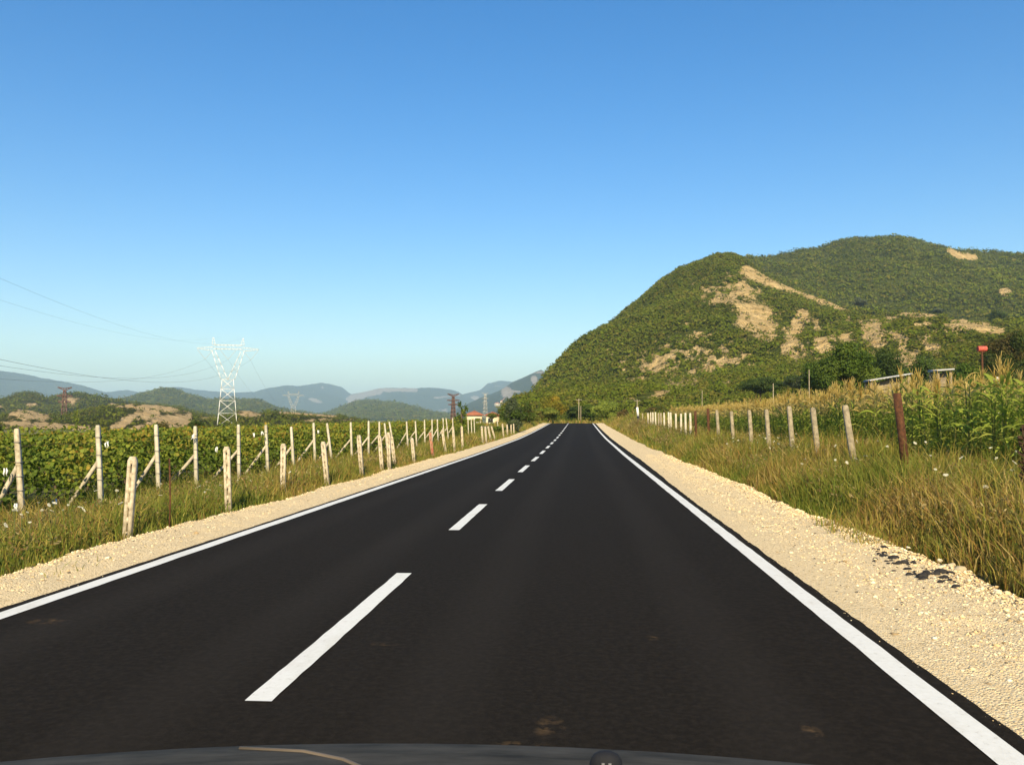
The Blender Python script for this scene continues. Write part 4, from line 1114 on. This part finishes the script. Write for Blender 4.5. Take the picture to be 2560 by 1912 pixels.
delta_pylon(P1, h1, rz + .12, .115, M_WHITE, "large white lattice pylon rising above the vineyard")
delta_pylon(P2, h1 * .83, rz + .05, .14, M_PSTEEL, "small pale far pylon half sunk behind the vine tops", False)
P0 = P1[:2] - dirv * 455.0
lat = np.array([dirv[1], -dirv[0]])
def wire(A, B, sag, rad, label, grp):
    A = np.asarray(A, float); B = np.asarray(B, float); pts = []
    for k in range(49):
        u = k / 48; p = A + (B - A) * u; p[2] -= 4 * sag * u * (1 - u); pts.append(p)
    mb = MB(); mb.tube(pts, rad, 4)
    tag(mb.build("power_line", M_WIRE), label, "power line", grp)
s1 = h1 / 35.0
for k, c_ in enumerate((-8.5, 0, 8.5)):
    A = np.array([*(P1[:2] + lat * c_ * s1), P1[2] + 26.4 * s1])
    nm = ("road side", "middle", "outer")[2 - k]
    wire(A, np.array([*(P0 + lat * c_ * s1), A[2] + 1]), (17.3, 16.4, 17.2)[k], .02, f"{('outer','middle','road side')[k]} sagging conductor from the white pylon to the left edge", "power lines")
    A2 = np.array([*(P2[:2] + lat * c_ * s1 * .83), P2[2] + 26.4 * s1 * .83])
    wire(A, A2, 14, .02, f"{('outer','middle','road side')[k]} conductor running from the white pylon to the far pale pylon", "power lines")
for k, c_ in enumerate((-5.6, 5.6)):
    A = np.array([*(P1[:2] + lat * c_ * s1), P1[2] + 35 * s1])
    wire(A, np.array([*(P0 + lat * c_ * s1), A[2] + 1]), (14.5, 15.9)[k], .010, f"thin {('outer','road side')[k]} earth wire from the white pylon top to the left edge", "power lines")

def t_pylon(x, ytop, ybase, r_, label, mat=M_BSTEEL, th=.3, armw=4.0):
    b_ = at_dist(x, ybase, r_); tp = float(at_dist(x, ytop, r_)[2]); hh = tp - b_[2]
    e = bpy.data.objects.new("transmission_pylon", None); COL.objects.link(e); e.location = tuple(float(q) for q in b_); e.rotation_euler = (0, 0, .5); tag(e, label, "pylon")
    mb = MB(); lattice(mb, (0, 0, 0), (0, 0, hh * .95), hh * .16, hh * .05, 7, th); mb.build("body", mat, e)
    for i, (z, w_) in enumerate(((.95, armw), (.78, armw * 1.1), (.62, armw * .9))):
        for sg in (-1, 1):
            mb = MB(); truss(mb, (0, 0, hh * z), (sg * w_, 0, hh * z + (1.2 if i == 0 else 0)), 1.2, .2, 3, th * .7); mb.build("cross_arm", mat, e)
    return e
t_pylon(160, 969, 1062, 520, "dark brown pylon against the tan hills at the left", armw=3.4, th=.34)
t_pylon(1133, 986, 1052, 560, "dark brown pylon standing left of the slim sapling", armw=3.8, th=.34)
t_pylon(1213, 982, 1046, 900, "thin pale pylon above the red roofed house", M_PSTEEL, .13, 3.5)

# roadside utility poles
def upole(x, yt, yb, Y, label, rad=.07, arm=True):
    p = at_depth(x, yb, Y); g = float(ground_z(p[0], Y)) if Y < 140 else p[2]
    tp = float(at_depth(x, yt, Y)[2]); z0 = min(p[2], g)
    mb = MB(); mb.tube([(0, 0, -.5), (0, 0, (tp - z0) * .5), (.02, 0, tp - z0)], [rad * 1.25, rad, rad * .75], 8)
    o = mb.build("utility_pole", M_GREYP, loc=(p[0], Y, z0)); tag(o, label, "utility pole", "thin poles along the foot of the hill")
    if arm:
        mb = MB(); mb.box(-.45, .45, -.04, .04, tp - z0 - .28, tp - z0 - .2)
        for q in (-.38, .38): mb.tube([(q, 0, tp - z0 - .2), (q, 0, tp - z0 - .08)], [.02, .035], 6)
        mb.build("cross_arm", M_GREYP, o)
    return np.array([p[0], Y, tp])
u1 = upole(1447, 996, 1056, 132, "thin grey pole standing straight ahead at the road crest")
u2 = upole(1593, 998, 1045, 126, "short grey pole above the marker post by the corn", .06)
wire(u1 - np.array([0, 0, .1]), u2 - np.array([0, 0, .1]), .3, .012, "thin wire strung between the two poles at the crest", "power lines")
upole(1452, 1015, 1056, 138, "second shorter pole just right of the pole at the crest", .06, False)
upole(1933, 958, 995, 75, "thin white stake above the corn tassels in the middle", .045, False)
upole(1755, 976, 1000, 70, "thin pale stick above the far corn tassels", .03, False)
upole(2023, 924, 985, 72, "slim tan pole rising from the corn left of the big tree", .04, False)

# ------------------------------------------------------------------ buildings
M_CREAM = noisy_mat("cream_plaster", (.58, .48, .32), (.72, .62, .44), 1.5, .9, 12, .2)
M_TILE = noisy_mat("red_roof_tile", (.26, .085, .045), (.38, .15, .08), 2.5, .85, 14, .8, .05)
M_GLASS = noisy_mat("dark_window", (.012, .014, .016), (.03, .032, .035), 3, .25, 10, 0)
M_ZINC = noisy_mat("zinc_sheet", (.30, .31, .32), (.48, .49, .50), 3, .5, 18, .4, .01)
M_WOODB = noisy_mat("old_board", (.16, .13, .09), (.30, .25, .18), 4, .9, 30, .5, .01)
def hip_roof(mb, x0, x1, y0, y1, z, hh, ov=.5):
    x0 -= ov; x1 += ov; y0 -= ov; y1 += ov; d = min((y1 - y0) / 2, (x1 - x0) / 2) ; cy_ = (y0 + y1) / 2
    V = [(x0,y0,z),(x1,y0,z),(x1,y1,z),(x0,y1,z),(x0+d,cy_,z+hh),(x1-d,cy_,z+hh),(x0,y0,z-.12),(x1,y0,z-.12),(x1,y1,z-.12),(x0,y1,z-.12)]
    mb.add(V, [(0,1,5,4),(1,2,5),(2,3,4,5),(3,0,4),(6,7,1,0),(7,8,2,1),(8,9,3,2),(9,6,0,3),(9,8,7,6)])
def house(p, rotz, blocks, wins, label, roofmat=M_TILE, wallmat=M_CREAM):
    e = bpy.data.objects.new("house", None); COL.objects.link(e); e.location = tuple(float(q) for q in p); e.rotation_euler = (0, 0, rotz); tag(e, label, "house")
    for (x0, x1, y0, y1, hh, rh_) in blocks:
        mb = MB(); mb.box(x0, x1, y0, y1, -2, hh); mb.build("wall", wallmat, e)
        mb = MB(); hip_roof(mb, x0, x1, y0, y1, hh + .13, rh_); mb.build("roof", roofmat, e)
    for (x0, x1, y, z0, z1) in wins:
        mb = MB(); mb.box(x0, x1, y - .05, y + .02, z0, z1); f = mb.build("window", M_GLASS, e)
        mb = MB(); t_ = .09
        for (a, b_, c_, d) in ((x0 - t_, x0, z0 - t_, z1 + t_), (x1, x1 + t_, z0 - t_, z1 + t_), (x0, x1, z1, z1 + t_), (x0, x1, z0 - t_, z0)): mb.box(a, b_, y - .09, y + .01, c_, d)
        mb.build("frame", M_WHITE, f)
    return e
hp = at_dist(1203, 1055, 215.0); hp[2] = float(at_dist(1203, 1037, 215.0)[2]) - 3.1
house(hp, .10, [(-3.6, .2, -2, 4, 3.0, 1.1), (1.2, 4.4, -2.4, 3.5, 2.9, .9)], [(-1.5, -.3, -2.0, 1.3, 2.3), (1.7, 2.9, -2.4, 1.2, 2.3)], "cream house with red tiled roofs behind the far vineyard posts")
p = at_dist(2556, 832, 425.0)
house(p, -.2, [(-5, 6, -3, 4, 2.2, 1.4)], [(-3.2, -2, -3, .6, 1.6), (1, 2.2, -3, .6, 1.6)], "hillside house with a flat tan red roof at the right frame edge")
# a few far houses on the scarred mountain flank
for k, (x, y, lab) in enumerate([(1243, 1014, "white far house on the mountain flank, lower left one"), (1257, 1008, "orange roofed far house on the mountain flank"), (1264, 1003, "uppermost pale far house on the mountain flank")]):
    p = at_dist(x, y, 3090.0)
    house(p, .2 * k, [(-9, 9, -6, 6, 8, 4)], [(-6, -3, -6, 3, 6), (3, 6, -6, 3, 6)], lab, M_TILE, M_PALE if k != 1 else M_CREAM)
# open sheds with sheet roofs in the corn
def shed(x0p, y0p, x1p, y1p, Y, label, dep=.8, drop=.0):
    A = at_depth(x0p, y0p, Y); B = at_depth(x1p, y1p, Y); g = float(ground_z(A[0], Y))
    e = bpy.data.objects.new("shed", None); COL.objects.link(e); e.location = (float(A[0]), Y, g); tag(e, label, "shed", None)
    d = B - A; za, zb_ = A[2] - g, B[2] - g
    mb = MB(); n_ = 24; V = []; 
    for k in range(n_ + 1):
        u = k / n_; z = za + (zb_ - za) * u + (.03 if k % 2 else 0)
        V += [(d[0] * u, -.2, z), (d[0] * u, dep, z + drop), (d[0] * u, -.2, z - .05), (d[0] * u, dep, z + drop - .05)]
    Fs = []
    for k in range(n_):
        a = 4 * k; Fs += [(a, a + 4, a + 5, a + 1), (a + 2, a + 3, a + 7, a + 6), (a, a + 2, a + 6, a + 4), (a + 1, a + 5, a + 7, a + 3)]
    mb.add(V, Fs); mb.build("roof", M_ZINC, e)
    for (x, y) in ((.1, 0), (d[0] - .1, 0), (.1, dep - .1), (d[0] - .1, dep - .1)):
        mb = MB(); zt = za + (zb_ - za) * x / d[0] + drop * max(y, 0) / dep - .06; mb.box(x - .05, x + .05, y - .05, y + .05, -.3, zt); mb.build("leg", M_WOODB, e)
    mb = MB(); mb.add([(.16, .25, -.3), (d[0] - .16, .25, -.3), (d[0] - .16, .25, zb_ - .12), (.16, .25, za - .12), (.16, .31, -.3), (d[0] - .16, .31, -.3), (d[0] - .16, .31, zb_ - .12), (.16, .31, za - .12)],
                     [(0,1,2,3),(7,6,5,4),(0,4,5,1),(1,5,6,2),(2,6,7,3),(3,7,4,0)]); mb.build("front_panel", M_WOODB, e)
shed(2172, 951, 2278, 934, 40, "long low shed with sloping grey sheet roof in the corn")
shed(2338, 926, 2382, 923, 38, "small shed with flat grey sheet roof behind the corn tassels", .8, .02)
p = at_depth(2494, 950, 20); mb = MB(); mb.box(-.07, .07, -.06, .06, -.04, .03); mb.tube([(0, 0, .03), (.01, 0, .06)], [.06, .03], 8)
mb.tube([(0, 0, -.04), (0, 0, float(ground_z(p[0], 20)) - p[2] - .2)], .02, 6)
tag(mb.build("post_cap", M_PLAS, loc=p), "small white cap on a stick between the corn leaves at the right", "cap")
# red barrel on a post
Y = 70.0; c_ = at_depth(2455, 872, Y)
wl = 10.2 * Y / F_PX; rad = 6.6 * Y / F_PX
g = float(ground_z(c_[0], Y))
mb = MB(); n_ = 20
prof = [(-wl, rad * .90), (-wl, rad), (-wl * .95, rad * 1.04), (-wl * .9, rad), (-wl * .35, rad), (-wl * .32, rad * 1.05), (-wl * .28, rad), (wl * .28, rad), (wl * .32, rad * 1.05), (wl * .35, rad), (wl * .9, rad), (wl * .95, rad * 1.04), (wl, rad), (wl, rad * .9)]
mb.tube([(x, 0, 0) for x, r_ in prof], [r_ for x, r_ in prof], n_)
M_RED = noisy_mat("red_paint", (.42, .06, .045), (.58, .13, .09), 6, .6, 20, .1)
o = mb.build("barrel", M_RED, loc=c_, smooth=False); tag(o, "red barrel lying on top of a post above the corn", "barrel")
mb = MB(); mb.tube([(0, 0, g - c_[2] - .3), (0, 0, -rad)], .07, 8)
mb.box(-wl * .6, wl * .6, -.05, .05, -rad - .08, -rad * .98); mb.build("stand", M_RUST, o)

# ------------------------------------------------------------------ bonnet of the car the photo was taken from
m, t, b = new_mat("grey_car_paint")
t.links.new(ramp(t, noise(t, 9, 5, .65, None, (1, 4, 1)), [(.3, (.022, .021, .018)), (.7, (.075, .070, .060))]), b.inputs["Base Color"])
b.inputs["Roughness"].default_value = .75; b.inputs["Specular IOR Level"].default_value = .1
M_CAR = m
CXc = -.08
uu = np.linspace(-.88, .88, 61)
prof = [(.55, 1.043), (.65, 1.037), (.75, 1.029), (.85, 1.018), (.95, 1.0065), (1.0, 1.001), (1.05, .982), (1.12, .955), (1.2, .915), (1.28, .86), (1.34, .78), (1.38, .68), (1.40, .52), (1.39, .36), (1.36, .30)]
V = []
for (y, z) in prof:
    for u in uu:
        V.append((CXc + u, y - .06 * u * u * (1 if y > .9 else 0) * min(1, (y - .9) / .2) if y > .9 else y, z - .09 * u * u - .25 * max(0, abs(u) - .7) ** 1.5))
me = np_mesh("bonnet", np.array(V), grid_faces(len(prof), len(uu))[:, ::-1], smooth=True)
car = bpy.data.objects.new("car", None); COL.objects.link(car); car.location = (CXc, .9, 0); tag(car, "grey bonnet of the car travelling along the road at the bottom edge", "car")
bon = link("bonnet", me, M_CAR, car, (-CXc, -.9, 0))
for sg in (-1, 1):                                        # front wings down to the sills
    mb = MB(); x = sg * .90
    Vw = []; pr = [(.55, .93), (.95, .90), (1.15, .83), (1.3, .68), (1.36, .40), (.55, .30)]
    for (y, z) in pr: Vw += [(x - .02, y - .9, z), (x + .02, y - .9, z)]
    Fw = [tuple(2 * i for i in range(6))[::-1], tuple(2 * i + 1 for i in range(6))] + [(2*i, 2*((i+1) % 6), 2*((i+1) % 6)+1, 2*i+1) for i in range(6)]
    mb.add(Vw, Fw); mb.build("wing", M_CAR, car)
nx = (1511 - 1450) / F_PX; zn = float(np.interp(.93, [a for a, _ in prof], [b_ for _, b_ in prof])) - .09 * (nx * .93 - CXc) ** 2 + .003
mb = MB(); pts = []
M_RUB = noisy_mat("black_rubber", (.006, .007, .010), (.012, .013, .018), 20, .8, 60, .2)
NV = []; 
for i, (s_, z) in enumerate([(1.05, -.010), (1.02, .001), (.93, .006), (.76, .0098), (.45, .0122), (.12, .0130)]):
    for q in range(24):
        a = 2 * math.pi * q / 24; NV.append((math.cos(a) * .0165 * s_, math.sin(a) * .011 * s_, z))
mb.add(NV, [(k*24+q, k*24+(q+1) % 24, (k+1)*24+(q+1) % 24, (k+1)*24+q) for k in range(5) for q in range(24)] + [tuple(5*24+q for q in range(24))])
nz_ = mb.build("washer_nozzle", M_RUB, car, (nx * .93 - CXc, .93 - .9, zn), smooth=True)
for q in (-.0035, .0035):
    mb = MB(); mb.box(q - .0016, q + .0016, -.0118, -.0085, .0005, .0045); mb.build("jet", M_WIRE, nz_)
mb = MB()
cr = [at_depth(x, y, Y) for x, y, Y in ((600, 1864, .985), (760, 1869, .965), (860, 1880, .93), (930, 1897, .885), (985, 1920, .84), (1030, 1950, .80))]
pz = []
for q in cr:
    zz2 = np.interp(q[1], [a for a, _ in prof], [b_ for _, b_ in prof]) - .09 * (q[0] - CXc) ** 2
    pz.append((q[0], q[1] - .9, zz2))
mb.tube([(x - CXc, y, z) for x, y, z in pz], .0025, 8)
mb.build("reflection_streak", noisy_mat("tan_reflection", (.10, .08, .055), (.14, .11, .08), 10, .6, 20, 0), car, smooth=True)  # likely windscreen reflection on the bonnet, put into shape as a thin tan strip

# ------------------------------------------------------------------ air
mb = MB(); mb.box(-13000, 13000, -1500, 17500, -5.5, 640)
hz = mb.build("haze", None)
m = bpy.data.materials.new("haze_air"); m.use_nodes = True; t = m.node_tree
for n_ in list(t.nodes):
    if n_.type != 'OUTPUT_MATERIAL': t.nodes.remove(n_)
pv = t.nodes.new("ShaderNodeVolumePrincipled"); pv.inputs["Color"].default_value = (.56, .80, 1.0, 1); pv.inputs["Density"].default_value = 1.15e-4; pv.inputs["Anisotropy"].default_value = 0.0
t.links.new(pv.outputs[0], t.nodes["Material Output"].inputs["Volume"])
hz.data.materials.append(m)
tag(hz, "pale summer haze over the valley", kind="stuff")
